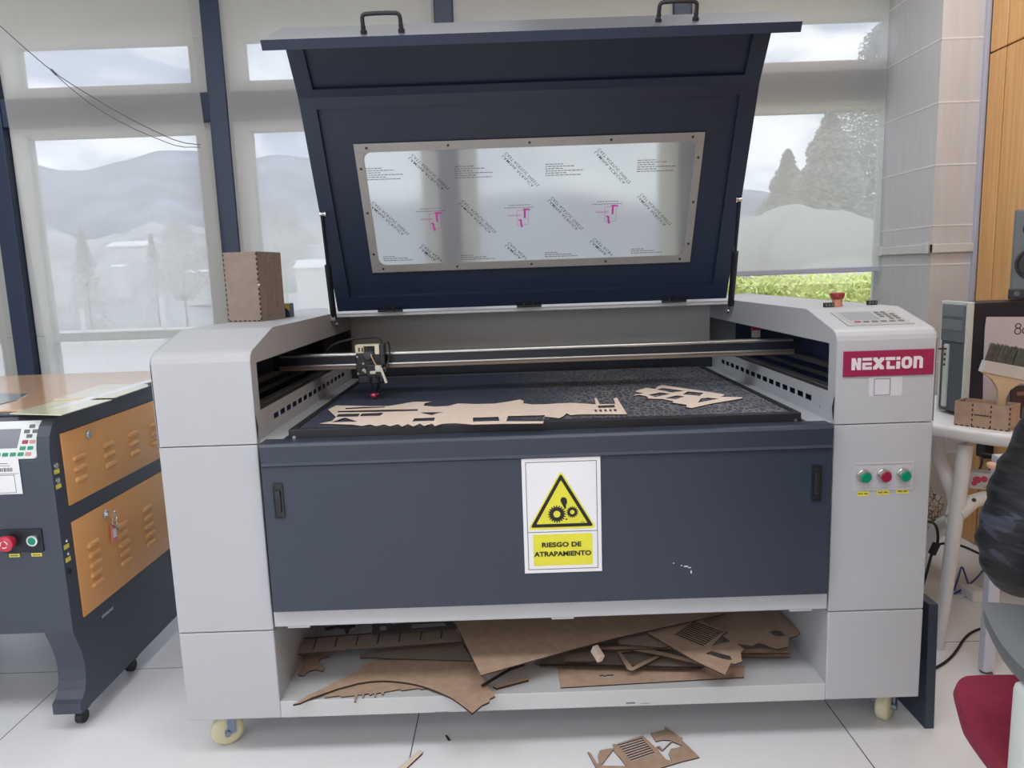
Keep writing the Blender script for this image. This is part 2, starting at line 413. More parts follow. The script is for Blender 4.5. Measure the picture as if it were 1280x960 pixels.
ys = [1.372, 1.27, .64, .0, -.63, -1.26, -1.9]; zs = [0.0, .82, 2.017, 2.75]
for a, b in zip(ys, ys[1:]):
    for c, d in zip(zs, zs[1:]): box(bm, (1.874, b+.004, c+.003), (1.888, a-.004, d-.003), .002, seg=1)
box(bm, (1.874, -6, 0), (1.888, -1.91, 2.75))
struct('wall_panel', bm, WOOD)

# roller blinds ------------------------------------------------------
def blind(x0, x1, zb, y, label, tilt=0):
    t = thing('roller_blind', label, 'blind', ((x0+x1)/2, y, zb), 'screen roller blinds on the window wall')
    bm = BM(); nx, nz = 24, 30; z1 = 2.60; G = []
    for i in range(nx+1):
        c = []
        for k in range(nz+1):
            u, w = i/nx, k/nz
            c.append(bm.verts.new((x0+(x1-x0)*u + tilt*(1-w), y + .004*sin(u*7+w*3)*(1-w) + .003*sin(u*15), zb+(z1-zb)*w)))
        G.append(c)
    for i in range(nx):
        for k in range(nz): bm.faces.new((G[i][k], G[i+1][k], G[i+1][k+1], G[i][k+1]))
    obj('fabric', bm, BLIND, t, sm=True)
    obj('bottom_bar', q(box, (x0+tilt, y-.008, zb-.022), (x1+tilt, y+.008, zb+.002), .003), BARM, t)
    obj('roller_tube', q(cyl, (x0, y, 2.62), (x1, y, 2.62), .025), BARM, t, sm=True)
    for x in (x0-.012, x1): obj('bracket', q(box, (x, y-.035, 2.58), (x+.012, y+.035, 2.70), .003), BARM, t)
blind(-3.42, -2.49, .70, 1.79, 'pale roller blind left of the leftmost navy window post, at the photo edge')
blind(-2.37, -1.478, .70, 1.79, 'pale roller blind behind the orange and grey machine, hills showing through', .075)
blind(-1.335, -.385, .70, 1.79, 'pale roller blind behind the tall brown box on the white machine')
blind(-.285, .70, .70, 1.79, 'pale roller blind mostly hidden behind the raised dark lid')
blind(.80, 1.676, 1.186, 1.79, 'pale roller blind beside the column, drawn up above a green hedge')

# two thin cords hanging across the left blind
bm = BM()
P = [at(px, py, 'y', 1.70) for px, py in ((-60, -20), (0, 32), (25, 55), (66, 90), (100, 112), (150, 142), (195, 165), (225, 178), (250, 181))]
tube(bm, P, .0022, 6, 1)
P = [at(px, py, 'y', 1.70) for px, py in ((66, 90), (90, 112), (120, 135), (160, 158), (200, 175), (225, 184), (250, 184))]
tube(bm, P, .0018, 6, 1); cyl(bm, at(64, 87, 'y', 1.70), at(70, 93, 'y', 1.70), .005)
tag(obj('hanging_cord', bm, M('thin_dark_cord', (92, 92, 96), .6)), 'pair of thin dark cords sagging across the blind at upper left', 'cord')

# ================================================================== OUTDOORS
def grass_mat():
    return M('distant_grass', (205, 205, 194), .9, var=.12, scale=.25)
struct('terrace', q(box, (-30, 1.97, -.10), (.3, 20, -.02)), M('pale_terrace', (214, 212, 208), .8, var=.04))
struct('lawn', q(box, (-400, 2.2, -2.7), (400, 700, -2.5)), grass_mat())
ridge = [(-700, 240), (-200, 225), (0, 213), (40, 203), (75, 214), (110, 213), (150, 201), (200, 188), (245, 189), (312, 199), (350, 193), (380, 196), (500, 215), (700, 200), (900, 235), (1100, 250), (1500, 250), (2200, 260)]
def azel(px, py):
    d = ray(px, py); return atan2(d.x, d.y), d.z/sqrt(d.x**2+d.y**2)
RA = [azel(*p) for p in ridge]
def interp(T, a):
    for (a0, e0), (a1, e1) in zip(T, T[1:]):
        if a0 <= a <= a1: return e0+(e1-e0)*(a-a0)/(a1-a0)
    return T[0][1] if a < T[0][0] else T[-1][1]
def hills(name, D0, D1, T, rough, mat, seed):
    rr = random.Random(seed); bm = BM(); NA, NR = 220, 14; ph = [rr.uniform(0, 6) for _ in range(8)]; G = []
    for i in range(NA+1):
        a = RA[0][0] + (RA[-1][0]-RA[0][0])*i/NA; c = []
        e = interp(T, a) + rough*(sin(a*61+ph[0])+.6*sin(a*133+ph[1])+.4*sin(a*290+ph[2]))
        for k in range(NR+1):
            w = k/NR; d = D0+(D1-D0)*w
            z = -2.6 + (1.21+e*D1+2.6)*w**1.25 + D1*.010*sin(a*40+w*6+ph[3])*w*(1-w)*3 + D1*.006*sin(a*95+ph[4]+w*13)*w*(1-w)*3
            c.append(bm.verts.new((CAM.x+d*sin(a), CAM.y+d*cos(a), z)))
        G.append(c)
    for i in range(NA):
        for k in range(NR): bm.faces.new((G[i][k], G[i+1][k], G[i+1][k+1], G[i][k+1]))
    struct(name, bm, mat, sm=True)
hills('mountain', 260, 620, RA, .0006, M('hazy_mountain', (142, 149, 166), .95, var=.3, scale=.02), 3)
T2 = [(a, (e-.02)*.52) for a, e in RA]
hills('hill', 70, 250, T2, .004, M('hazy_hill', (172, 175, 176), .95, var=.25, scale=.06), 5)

def leafmat(name, rgb, var):
    m, nt, out = newmat(name); d = nt.nodes.new('ShaderNodeBsdfDiffuse'); t_ = nt.nodes.new('ShaderNodeBsdfTranslucent'); x_ = nt.nodes.new('ShaderNodeMixShader')
    tc_ = nt.nodes.new('ShaderNodeTexCoord'); n_ = nt.nodes.new('ShaderNodeTexNoise'); n_.inputs['Scale'].default_value = .8; n_.inputs['Detail'].default_value = 5
    nt.links.new(tc_.outputs['Object'], n_.inputs['Vector']); r_ = nt.nodes.new('ShaderNodeValToRGB'); c = lin(rgb)
    r_.color_ramp.elements[0].position = .3; r_.color_ramp.elements[1].position = .7
    r_.color_ramp.elements[0].color = tuple(v*(1-var) for v in c)+(1,); r_.color_ramp.elements[1].color = tuple(min(1, v*(1+var)) for v in c)+(1,)
    nt.links.new(n_.outputs[0], r_.inputs[0])
    for k in (d, t_): nt.links.new(r_.outputs[0], k.inputs[0])
    nt.links.new(d.outputs[0], x_.inputs[1]); nt.links.new(t_.outputs[0], x_.inputs[2]); nt.links.new(x_.outputs[0], out.inputs[0]); return m
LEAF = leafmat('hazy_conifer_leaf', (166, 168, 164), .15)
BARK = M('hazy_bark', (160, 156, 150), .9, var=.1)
def tree(px, ptop, pbot_z, dist, wpx, shape, label, nleaf=700, mat=LEAF):
    top = at(px, ptop, 'y', dist); base = Vector((top.x, dist, pbot_z)); H = top.z-pbot_z
    rad = wpx*(dist-CAM.y)/F_PX/2
    t = thing('conifer_tree' if shape == 'cone' else 'leafy_tree', label, 'tree', base, 'trees outside the windows')
    obj('trunk', q(cyl, base, base+Vector((0, 0, H*.5)), rad*.05, rad*.02, 8), BARK, t, sm=True)
    bm = BM(); s = rad*(.07 if rad < 2 else .04); nleaf *= (4 if rad < 2 else 9)
    if shape == 'blob':
        for _ in range(70):
            a = R.uniform(0, 2*pi); h = R.uniform(.1, .93); w = (h-.45)/.60; r = rad*sqrt(max(0, 1-w*w))*sqrt(R.random())
            m4 = Matrix.Translation(base+Vector((r*cos(a), r*sin(a), H*h))) @ Matrix.Diagonal((1, 1, .8, 1))
            bmesh.ops.create_icosphere(bm, subdivisions=3, radius=rad*R.uniform(.2, .32), matrix=m4)
        for v in bm.verts: v.co += Vector((sin(v.co.y*9+v.co.z*7), sin(v.co.x*8+v.co.z*9), sin(v.co.x*9+v.co.y*8)))*.03
        f = obj('foliage', bm, mat, t, sm=True); f['kind'] = 'stuff'; return
    for _ in range(nleaf):
        if shape == 'cone':
            w = R.random()**.75; h = w; tier = .72+.28*abs(sin(w*22+px)); r = rad*(1-w)**.8*tier*sqrt(R.random()) + .02
        else:
            h = .25+.75*R.random(); w = (h-.62)/.40; r = rad*sqrt(max(0, 1-w*w))*sqrt(R.random())*(.85+.15*sin(h*20))
        a = R.uniform(0, 2*pi); c = base + Vector((r*cos(a), r*sin(a), H*(.04+.96*h)))
        u = Vector((R.gauss(0, 1), R.gauss(0, 1), R.gauss(0, .6))).normalized(); v = u.orthogonal().normalized(); k = s*R.uniform(.5, 1.15)
        bm.faces.new([bm.verts.new(c+u*k), bm.verts.new(c+v*k*.6), bm.verts.new(c-u*k), bm.verts.new(c-v*k*.6)])
    f = obj('foliage', bm, mat, t); f['kind'] = 'stuff'
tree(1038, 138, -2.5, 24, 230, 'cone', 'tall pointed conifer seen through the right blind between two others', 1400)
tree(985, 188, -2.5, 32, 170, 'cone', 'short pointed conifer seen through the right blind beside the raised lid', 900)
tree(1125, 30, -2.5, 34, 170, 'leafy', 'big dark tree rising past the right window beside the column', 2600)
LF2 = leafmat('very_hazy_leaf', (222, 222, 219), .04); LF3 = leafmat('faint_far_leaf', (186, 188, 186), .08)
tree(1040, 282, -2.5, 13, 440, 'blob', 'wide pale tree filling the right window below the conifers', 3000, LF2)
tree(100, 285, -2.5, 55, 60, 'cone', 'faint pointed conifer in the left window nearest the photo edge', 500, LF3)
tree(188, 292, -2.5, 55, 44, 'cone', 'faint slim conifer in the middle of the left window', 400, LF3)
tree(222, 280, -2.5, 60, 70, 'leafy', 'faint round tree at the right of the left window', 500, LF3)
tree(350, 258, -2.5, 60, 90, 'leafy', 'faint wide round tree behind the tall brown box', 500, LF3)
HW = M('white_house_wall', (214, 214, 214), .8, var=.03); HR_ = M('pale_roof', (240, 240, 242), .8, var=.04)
def house(px, py, wpx, hpx, dist, label):
    c = at(px, py, 'y', dist); k = (dist-CAM.y)/F_PX; w, h = wpx*k/2, hpx*k
    t = thing('house', label, 'house', (c.x, dist, c.z-h), 'distant houses')
    z0 = c.z-h
    obj('wall', q(box, (c.x-w, dist, z0-3), (c.x+w, dist+w*1.6, z0+h*.55)), HW, t)
    obj('roof', q(prism, [(c.x-w*1.1, dist-w*.1, z0+h*.55), (c.x+w*1.1, dist-w*.1, z0+h*.55), (c.x+w*1.1, dist+w*.8, z0+h), (c.x-w*1.1, dist+w*.8, z0+h)], (0, 0, .06*w)), HR_, t)
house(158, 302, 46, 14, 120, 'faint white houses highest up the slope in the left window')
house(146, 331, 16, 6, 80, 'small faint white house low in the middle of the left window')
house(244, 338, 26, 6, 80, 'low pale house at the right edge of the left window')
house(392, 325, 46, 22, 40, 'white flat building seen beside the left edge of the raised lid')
for px, t_, b_, lab in ((102, 386, 412, 'short white post on the grass nearest the left photo edge'), (202, 372, 400, 'short white post on the grass toward the tall brown box')):
    a = at(px, t_, 'y', 14); b = at(px+2, b_, 'y', 14)
    tag(obj('post', q(cyl, (a.x, 14, -2.5), (a.x, 14, a.z), .05, .05, 10), HW, sm=True), lab, 'post')
# hedge right outside the right-hand window
HL, nt_, out_ = newmat('mixed_hedge_leaf'); b_ = nt_.nodes.new('ShaderNodeBsdfPrincipled'); nt_.links.new(b_.outputs[0], out_.inputs[0]); b_.inputs['Roughness'].default_value = .7  # yellow-green leaf colours with some pinkish ones
tc_ = nt_.nodes.new('ShaderNodeTexCoord'); n_ = nt_.nodes.new('ShaderNodeTexNoise'); n_.inputs['Scale'].default_value = 9; n_.inputs['Detail'].default_value = 8; n_.inputs['Roughness'].default_value = .75
nt_.links.new(tc_.outputs['Object'], n_.inputs['Vector']); r_ = nt_.nodes.new('ShaderNodeValToRGB'); r_.color_ramp.elements[0].position = .32; r_.color_ramp.elements[1].position = .68
r_.color_ramp.elements[0].color = lin((150, 172, 104))+(1,); r_.color_ramp.elements[1].color = lin((218, 178, 150))+(1,)
for p_, c_ in ((.45, (206, 214, 132)), (.55, (226, 228, 160)), (.61, (200, 196, 140))): r_.color_ramp.elements.new(p_).color = lin(c_)+(1,)
nt_.links.new(n_.outputs[0], r_.inputs[0]); nt_.links.new(r_.outputs[0], b_.inputs['Base Color'])
bm = BM(); box(bm, (.4, 3.0, -2.5), (4.2, 3.7, 1.08))
for _ in range(11000):
    c = Vector((R.uniform(.3, 4.3), 2.96+R.gauss(0, .04), R.uniform(.6, 1.14))) if R.random() < .8 else Vector((R.uniform(.3, 4.3), R.uniform(2.95, 3.75), 1.10+R.gauss(0, .02)))
    u = Vector((R.gauss(0, 1), R.gauss(0, .6), R.gauss(0, 1))).normalized(); v = u.orthogonal().normalized(); k = R.uniform(.010, .026)
    bm.faces.new([bm.verts.new(c+u*k), bm.verts.new(c+v*k*.6), bm.verts.new(c-u*k), bm.verts.new(c-v*k*.6)])
tag(obj('hedge', bm, HL), 'bright yellow-green leafy hedge outside below the right blind', 'hedge')

# sky
wd = bpy.data.worlds.new('sky'); SC.world = wd; wd.use_nodes = True; nt = wd.node_tree; nt.nodes.clear()
out = nt.nodes.new('ShaderNodeOutputWorld'); bg = nt.nodes.new('ShaderNodeBackground'); nt.links.new(bg.outputs[0], out.inputs[0])
tc = nt.nodes.new('ShaderNodeTexCoord'); mp = nt.nodes.new('ShaderNodeMapping'); mp.inputs['Scale'].default_value = (5, 5, 13)
nz = nt.nodes.new('ShaderNodeTexNoise'); nz.inputs['Scale'].default_value = 1; nz.inputs['Detail'].default_value = 7; nz.inputs['Distortion'].default_value = .6
nt.links.new(tc.outputs['Generated'], mp.inputs[0]); nt.links.new(mp.outputs[0], nz.inputs['Vector'])
rp = nt.nodes.new('ShaderNodeValToRGB'); e = rp.color_ramp.elements
e[0].position = .36; e[0].color = lin((166, 177, 203))+(1,); e[1].position = .66; e[1].color = lin((252, 252, 255))+(1,)
k = e.new(.5); k.color = lin((222, 227, 239))+(1,)
nt.links.new(nz.outputs[0], rp.inputs[0]); nt.links.new(rp.outputs[0], bg.inputs[0]); bg.inputs[1].default_value = 2.4

# ================================================================== THE BIG LASER CUTTER
W, A_ = .925, .689
mach = thing('laser_cutting_machine', 'large white laser cutting machine with raised dark lid and dark front door', 'laser cutter', (0, .65, 0))
prof = [(0, .8315), (0, 1.030), (.004, 1.041), (.013, 1.050), (.024, 1.0555), (.172, 1.0945), (.186, 1.097), (1.35, 1.097), (1.35, .8315)]
for s in (-1, 1):
    x0, x1 = (-W, -A_) if s < 0 else (A_, W)
    obj('base_panel', q(box, (x0, 0, .12), (x1, 1.35, .3548), .003), WHITE, mach)
    obj('column_panel', q(box, (x0, 0, .3570), (x1, 1.35, .8290), .003), WHITE, mach)
    # hollow side housing: outer skin, ends and top as one bent sheet
    bm = BM(); t = .003
    xo = -W if s < 0 else W
    prism(bm, [(xo, y, z) for y, z in prof], (-s*t, 0, 0))
    top = prof[:-1] + [(1.35, .8315)]
    for (ya, za), (yb, zb) in zip(prof, prof[1:]):
        d = Vector((0, yb-ya, zb-za)).normalized(); nrm = Vector((0, d.z, -d.y))   # inward
        a, b = Vector((x0+.001, ya, za)), Vector((x0+.001, yb, zb))
        prism(bm, [a, b, b+nrm*t, a+nrm*t], (x1-x0-.002, 0, 0))
    hs = obj('side_housing', bm, WHITE, mach)
    # inner wall with the long gantry slot and a row of small slots under it
    L = [[(y, z) for y, z in prof], [(.04, .906), (1.10, .906), (1.10, 1.022), (.04, 1.022)][::-1]]
    for i in range(15):
        y = .135+i*.0545
        L.append(rect(y, .8645, y+.040, .8790))
    for (y, z, r) in ((.085, .884, .003), (.098, .884, .002), (.085, .859, .003), (.098, .859, .002)): L.append(circ(y, z, r, 8))
    xi = -A_ if s < 0 else A_
    bm = BM(); sheet(bm, L, (xi-.0006, 0, 0), (0, 1, 0), (0, 0, 1), .0012); obj('inner_wall', bm, WHITE, mach)
    # dark lining behind, long guide rail and belt inside the housing
    bm = BM(); xm = xi+s*.17
    box(bm, (min(xm, xm+s*.004), .01, .835), (max(xm, xm+s*.004), 1.33, 1.04)); box(bm, (min(xi+s*.006, xm), .01, .835), (max(xi+s*.006, xm), 1.33, .84))
    obj('housing_lining', bm, M('navy_lining', (58, 74, 112), .5), mach)
    bm = BM(); box(bm, (xi+s*.055-.013, .02, .87), (xi+s*.055+.013, 1.08, .9), .002); box(bm, (xi+s*.11-.006, .02, .90), (xi+s*.11+.006, 1.08, .908)); box(bm, (xi+s*.14-.012, .02, .92), (xi+s*.14+.012, 1.08, .935))
    obj('guide_rail', bm, STEEL, mach)
    # narrow ledge beside the bed
    xa, xb = sorted((xi, xi-s*.055)); obj('ledge', q(box, (xa, .015, .826), (xb, 1.09, .836), .001), WHITE, mach)
    # dark notch worn in the inner front edge
    bm = BM(); prism(bm, [(xi-s*.0022, .0035, .842), (xi-s*.0022, .001, .90), (xi-s*.0022, .012, .87)], (s*.001, 0, 0)); obj('chipped_edge', bm, BLACK, mach)
# shelf under the bed
bm = BM(); box(bm, (-A_, 0, .12), (A_, .012, .165), .002); box(bm, (-A_, .011, .155), (A_, .62, .1646))
box(bm, (-A_, .60, .165), (A_, .612, .40)); box(bm, (-A_, .012, .36), (A_, .62, .366))
obj('storage_shelf', bm, WHITE2, mach)
for a, b in (((-.30, -.0006, .121), (-.265, .0, .1225)), ((.185, -.0006, .1275), (.208, .0, .1315)), ((.222, -.0006, .1268), (.245, 0, .1278))): obj('scuff_mark', q(box, a, b), GREYINK, mach)
bm = BM(); box(bm, (-.684, -.004, .3665), (.684, .03, .4105), .003)
for x in (-.625, .03, .62): box(bm, (x-.028, -.002, .361), (x+.028, .02, .368), .002)
obj('lower_rail', bm, WHITE, mach)
# front door and the bar over it
door = obj('front_door', q(box, (-.679, -.02, .4125), (.678, .0, .7795), .003), SLATE, mach)
for x in (-.642, .642):
    bm = BM(); sheet(bm, [rrect(x-.0125, .650, x+.0125, .739, .004), rrect(x-.0095, .654, x+.0095, .735, .003)[::-1]], (0, -.0235, 0), (1, 0, 0), (0, 0, 1), -.0035)
    box(bm, (x-.0095, -.0215, .654), (x+.0095, -.0203, .735))
    box(bm, (x-.0065, -.026, .668), (x+.0065, -.021, .722), .002); cyl(bm, (x, -.027, .712), (x, -.021, .712), .0055, seg=14)
    obj('latch_handle', bm, BLACK, door, sm=True)
for (px, py, w, h) in ((852, 707, 2, 1.2), (857.5, 708, 5, 1.6), (862, 709.5, 4, 1.2), (864, 715, 1.6, 4), (842, 704, 2, 1)):
    p = at(px, py, 'y', -.0205); k = .00189; obj('paint_scratch', q(box, (p.x-w*k/2, -.0206, p.z-h*k/2), (p.x+w*k/2, -.02, p.z+h*k/2)), PAPER, door)
bm = BM(); prism(bm, [(-.6755, y, z) for y, z in ((0, .778), (-.022, .7785), (-.027, .782), (-.024, .788), (-.028, .828), (-.024, .8345), (-.018, .8365), (.024, .8365), (.024, .778))], (1.351, 0, 0))
obj('top_bar', bm, SLATE, mach)
# warning sign on the door
SX, SZ, SW, SH = .0335, .6355, .187, .285
sy = -.0225
sg = obj('warning_sign', q(box, (SX-SW/2, sy, SZ-SH/2), (SX+SW/2, -.0201, SZ+SH/2)), PAPER, mach)
X, Z = Vector((1, 0, 0)), Vector((0, 0, 1))
def P2(loops, off, name, m, par, o=(SX, 0, SZ)):
    bm = BM(); sheet(bm, loops, (o[0], sy-off, o[2]), X, Z, .0003); return obj(name, bm, m, par)
w2, h2 = SW/2-.009, SH/2-.0085; yb = -.0395
P2([rect(-w2, -h2, w2, h2), rect(-w2+.0013, -h2+.0013, w2-.0013, yb-.0006)[::-1], rect(-w2+.0013, yb+.0006, w2-.0013, h2-.0013)[::-1]], .0001, 'border_line', INK, sg)
def tri(cx, yb_, yt, hw, r):
    pts = [(cx-hw, yb_), (cx+hw, yb_), (cx, yt)]; o = []
    for i in range(3):
        p, a, b = Vector(pts[i]), Vector(pts[i-1]), Vector(pts[(i+1) % 3])
        pa, pb = p+(a-p).normalized()*r, p+(b-p).normalized()*r
        for k in range(6):
            t_ = k/5; o.append(tuple(pa*(1-t_)**2+p*2*t_*(1-t_)+pb*t_*t_))
    return o
tcx = -.001
P2([tri(tcx, -.033, .112, .082, .012)], .0001, 'yellow_triangle', YELLOW, sg)
P2([tri(tcx, -.0275, .1045, .0755, .007), tri(tcx, -.0195, .0885, .0615, .003)[::-1]], .0005, 'triangle_outline', INK, sg)
def gear(cx, cy, ro, ri, hole, nt_):
    o = []
    for i in range(nt_):
        a = 2*pi*i/nt_; d = 2*pi/nt_
        for f_, r in ((-.30, ri), (-.2, ro), (.2, ro), (.30, ri)): o.append((cx+r*cos(a+d*f_), cy+r*sin(a+d*f_)))
    return [o, circ(cx, cy, hole, 20)[::-1]]
P2(gear(-.0125, .0045, .0215, .0175, .0085, 20), .0005, 'large_gear', INK, sg)
P2(gear(.0245, .0085, .0145, .0115, .0055, 16), .0005, 'small_gear', INK, sg)
P2([smooth_loop([(-.004, .038), (.0005, .047), (.011, .044), (.013, .034), (.011, .026), (.009, .031), (.0105, .021), (.0075, .015), (.004, .022), (.0005, .029)], 1)], .0005, 'hand_symbol', INK, sg)
P2([circ(.010, -.009, .0022, 8)], .0005, 'small_dot', INK, sg)
bm = BM(); text(bm, 'safety', (.055+SX-.006, sy-.0009, SZ-.0165), X, Z, .0042, bold=.01); obj('fine_print', bm, INK, sg)
P2([rrect(-.0715, -.1245, .0715, -.0455, .003)], .0001, 'yellow_panel', YELLOW, sg)
bm = BM(); text(bm, 'RIESGO DE', (SX-.003, sy-.0009, SZ-.0715), X, Z, .0125, width=.095, bold=.035); text(bm, 'ATRAPAMIENTO', (SX-.001, sy-.0009, SZ-.0945), X, Z, .0128, width=.138, bold=.035)
obj('lettering', bm, INK, sg)
# name badge
bx0, bx1, bz0, bz1 = .704, .9165, .945, 1.0055
bd = obj('name_badge', q(box, (bx0, -.004, bz0), (bx1, 0, bz1), .001), MAROON, mach)
def badge_letters(bm):
    H = .0285; zc = (bz0+bz1)/2; z0 = zc-H/2; x = bx0+.0185; yy = -.0046
    def add(loops, dx): sheet(bm, [[(p[0]*H, p[1]*H) for p in L] for L in loops], (dx, yy, z0), X, Z, .0006)
    Lw = .0222; g = .0032
    sc = Lw/H
    N_ = [(0, 0), (0, 1), (.30, 1), (.48, .52), (.48, 1), (sc, 1), (sc, 0), (.48, 0), (.30, .5), (.30, 0)]
    add([N_], x); x += Lw+g
    for z_a, z_b in ((.76, 1), (0, .26)): add([rect(0, z_a, sc, z_b)], x)
    add([[(0, .26), (.24, .26), (.24, .38), (sc, .38), (sc, .60), (0, .60)]], x); x += Lw+g
    Lx = Lw*1.15; sx = Lx/H
    add([[(0, 0), (.30, 0), (sx/2, .20), (sx-.30, 0), (sx, 0), (sx, .22), (sx*.70, .5), (sx, .78), (sx, 1), (sx-.30, 1), (sx/2, .80), (.30, 1), (0, 1), (0, .78), (sx*.30, .5), (0, .22)]], x); x += Lx+g
    add([rect(0, .74, sc*1.02, 1)], x); add([[(.10, 0), (sc, 0), (sc, .25), (.36, .25), (.36, .66), (.10, .66)]], x); x += Lw+g
    add([rect(0, 0, .32, .62)], x); add([rect(0, .74, .32, 1)], x); x += .32*H+g
    Lo = Lw*1.12; so = Lo/H
    add([smooth_loop(rrect(0, 0, so, 1, .36), 1), smooth_loop(rrect(.28, .26, so-.28, .74, .12), 1)[::-1]], x); x += Lo+g
    add([[(0, 0), (0, 1), (sc*.7, 1), (sc, .82), (sc, 0), (sc-.28, 0), (sc-.28, .72), (.28, .72), (.28, 0)]], x)
bm = BM(); badge_letters(bm); obj('lettering', bm, M('silver_letter', (222, 214, 222), .4), bd)
bm = BM(); box(bm, (.768, -.0008, .896), (.846, 0, .942)); obj('asset_sticker', bm, M('pale_sticker', (206, 206, 214), .5), mach)
bm = BM(); sheet(bm, [rect(.779, .898, .818, .9385), rect(.7805, .8995, .8165, .937)[::-1]], (0, -.0009, 0), X, Z, .0003); obj('sticker_border', bm, GREYINK, mach)
# push buttons in a recessed plate
bm = BM(); sheet(bm, [rect(.739, .666, .882, .735), rect(.743, .670, .878, .731)[::-1]], (0, -.0005, 0), X, Z, .0018); box(bm, (.743, -.0004, .670), (.878, .0, .731))
bp_ = obj('button_plate', bm, M('pale_button_plate', (196, 196, 202), .4), mach)
for x, m in ((.7625, GREEN), (.8105, DRED), (.8575, GREEN)):
    bm = BM(); lathe(bm, (x, -.0004, .702), (0, -1, 0), [(0, .0165), (.004, .0165), (.005, .0155), (.012, .0152), (.014, .0138), (.0142, .0126)], 28)
    bz = obj('button_bezel', bm, STEEL, bp_, sm=True)
    bm = BM(); lathe(bm, (x, -.0135, .702), (0, -1, 0), [(0, .0124), (.003, .0124), (.0042, .011), (.0044, 0)], 24); obj('push_button', bm, m, bp_, sm=True)
for x, z, s_ in ((.764, .658, 'MAIN POWER'), (.812, .6595, 'RESET'), (.859, .661, 'LASER')):
    bm = BM(); box(bm, (x-.0145, -.0007, z-.006), (x+.0145, 0, z+.006)); yl = obj('yellow_label', bm, YELLOWT, mach)
    bm = BM()
    for i in range(9):
        if i != 4: box(bm, (x-.0115+i*.0026, -.0010, z-.0016), (x-.0115+i*.0026+.0018, -.0007, z+.0022-.0008*(i % 3)))
    obj('label_writing', bm, INK, yl)
# control panel on the right slope
S0 = Vector((0, .024, 1.0555)); S1 = Vector((0, .172, 1.0945)); SV = (S1-S0).normalized(); SN = X.cross(SV)
def slope_sheet(loops, off, th, name, m, par):
    bm = BM(); sheet(bm, loops, S0+SN*off, X, SV, th); return obj(name, bm, m, par)
k0 = .0246
cp = slope_sheet([rrect(.733, .045-k0, .894, .148-k0, .003)], -.001, .004, 'control_panel', M('panel_bezel', (182, 182, 182), .4), mach)
slope_sheet([rrect(.741, .053-k0, .886, .143-k0, .002)], .0031, .0005, 'panel_face', M('panel_face_grey', (170, 171, 172), .35), cp)
slope_sheet([rect(.752, .078-k0, .826, .136-k0)], .0036, .0006, 'display', M('panel_lcd', (160, 164, 172), .2), cp)
for i in range(6):
    x = .757+i*.021; slope_sheet([rrect(x, .059-k0, x+.014, .068-k0, .002)], .0037, .0009, 'key', DRED if i == 0 else GREYP, cp)
for i in range(4):
    for j in range(3):
        if (i, j) in ((0, 0), (3, 2)): continue
        x = .834+j*.016; y = .078+i*.0155
        slope_sheet([rrect(x, y-k0, x+.011, y+.010-k0, .002)], .0037, .0009, 'key', GREYP, cp)
# emergency stop and two small sockets on the flat top
p = Vector((.795, .245, 1.097))
bm = BM(); lathe(bm, p, Z, [(0, .0145), (.003, .0145), (.006, .013), (.020, .0128)], 28); es = obj('emergency_stop', bm, M('orange_button_base', (184, 128, 100), .4), mach, sm=True)
bm = BM(); lathe(bm, p+Z*.019, Z, [(0, .0135), (.004, .0165), (.012, .0185), (.016, .0180), (.0175, .015), (.018, 0)], 28); obj('mushroom_head', bm, M('emergency_red', (138, 46, 46), .4), es, sm=True)
for x, y in ((.764, .225), (.896, .262)):
    bm = BM(); box(bm, (x-.0125, y-.006, 1.097), (x+.0125, y+.006, 1.109), .001); sk = obj('socket', bm, BLACK, mach)
    bm = BM()
    for i in (-1, 0, 1): box(bm, (x+i*.008-.0022, y-.0068, 1.100), (x+i*.008+.0022, y-.006, 1.107))
    obj('socket_pin', bm, GREYP, sk)
# rear deck, hinge strip, chamber walls
bm = BM(); box(bm, (-A_, .80, 1.084), (A_, 1.35, 1.0965), .002); obj('rear_deck', bm, WHITE, mach)
bm = BM(); box(bm, (-A_, 1.10, .80), (A_, 1.11, 1.09)); box(bm, (-A_, .02, .79), (A_, 1.11, .80)); box(bm, (-A_, 1.34, .12), (A_, 1.35, 1.09))
obj('chamber', bm, M('white_chamber_paint', (198, 198, 196), .5, var=.03), mach)
bm = BM(); box(bm, (-A_, 1.06, .80), (A_, 1.10, .925)); obj('dark_rear_box', bm, DARK, mach)  # dark box along the foot of the chamber's back wall
# cutting bed
bm = BM(); b0, b1, b2, b3 = -.622, .622, .03, .945
for a, b in (((b0, b2, .826), (b1, b2+.018, .857)), ((b0, b3-.018, .826), (b1, b3, .857)), ((b0, b2+.018, .826), (b0+.018, b3-.018, .857)), ((b1-.018, b2+.018, .826), (b1, b3-.018, .857))): box(bm, a, b, .002)
bed = obj('cutting_bed', bm, BLACK, mach)
obj('honeycomb', q(box, (b0+.018, b2+.018, .835), (b1-.018, b3-.018, .8545)), HONEY, bed)
for x in (b0+.014, b1-.014): obj('bed_screw', q(cyl, (x, b2-.002, .838), (x, b2, .838), .004, seg=10), STEEL, bed)
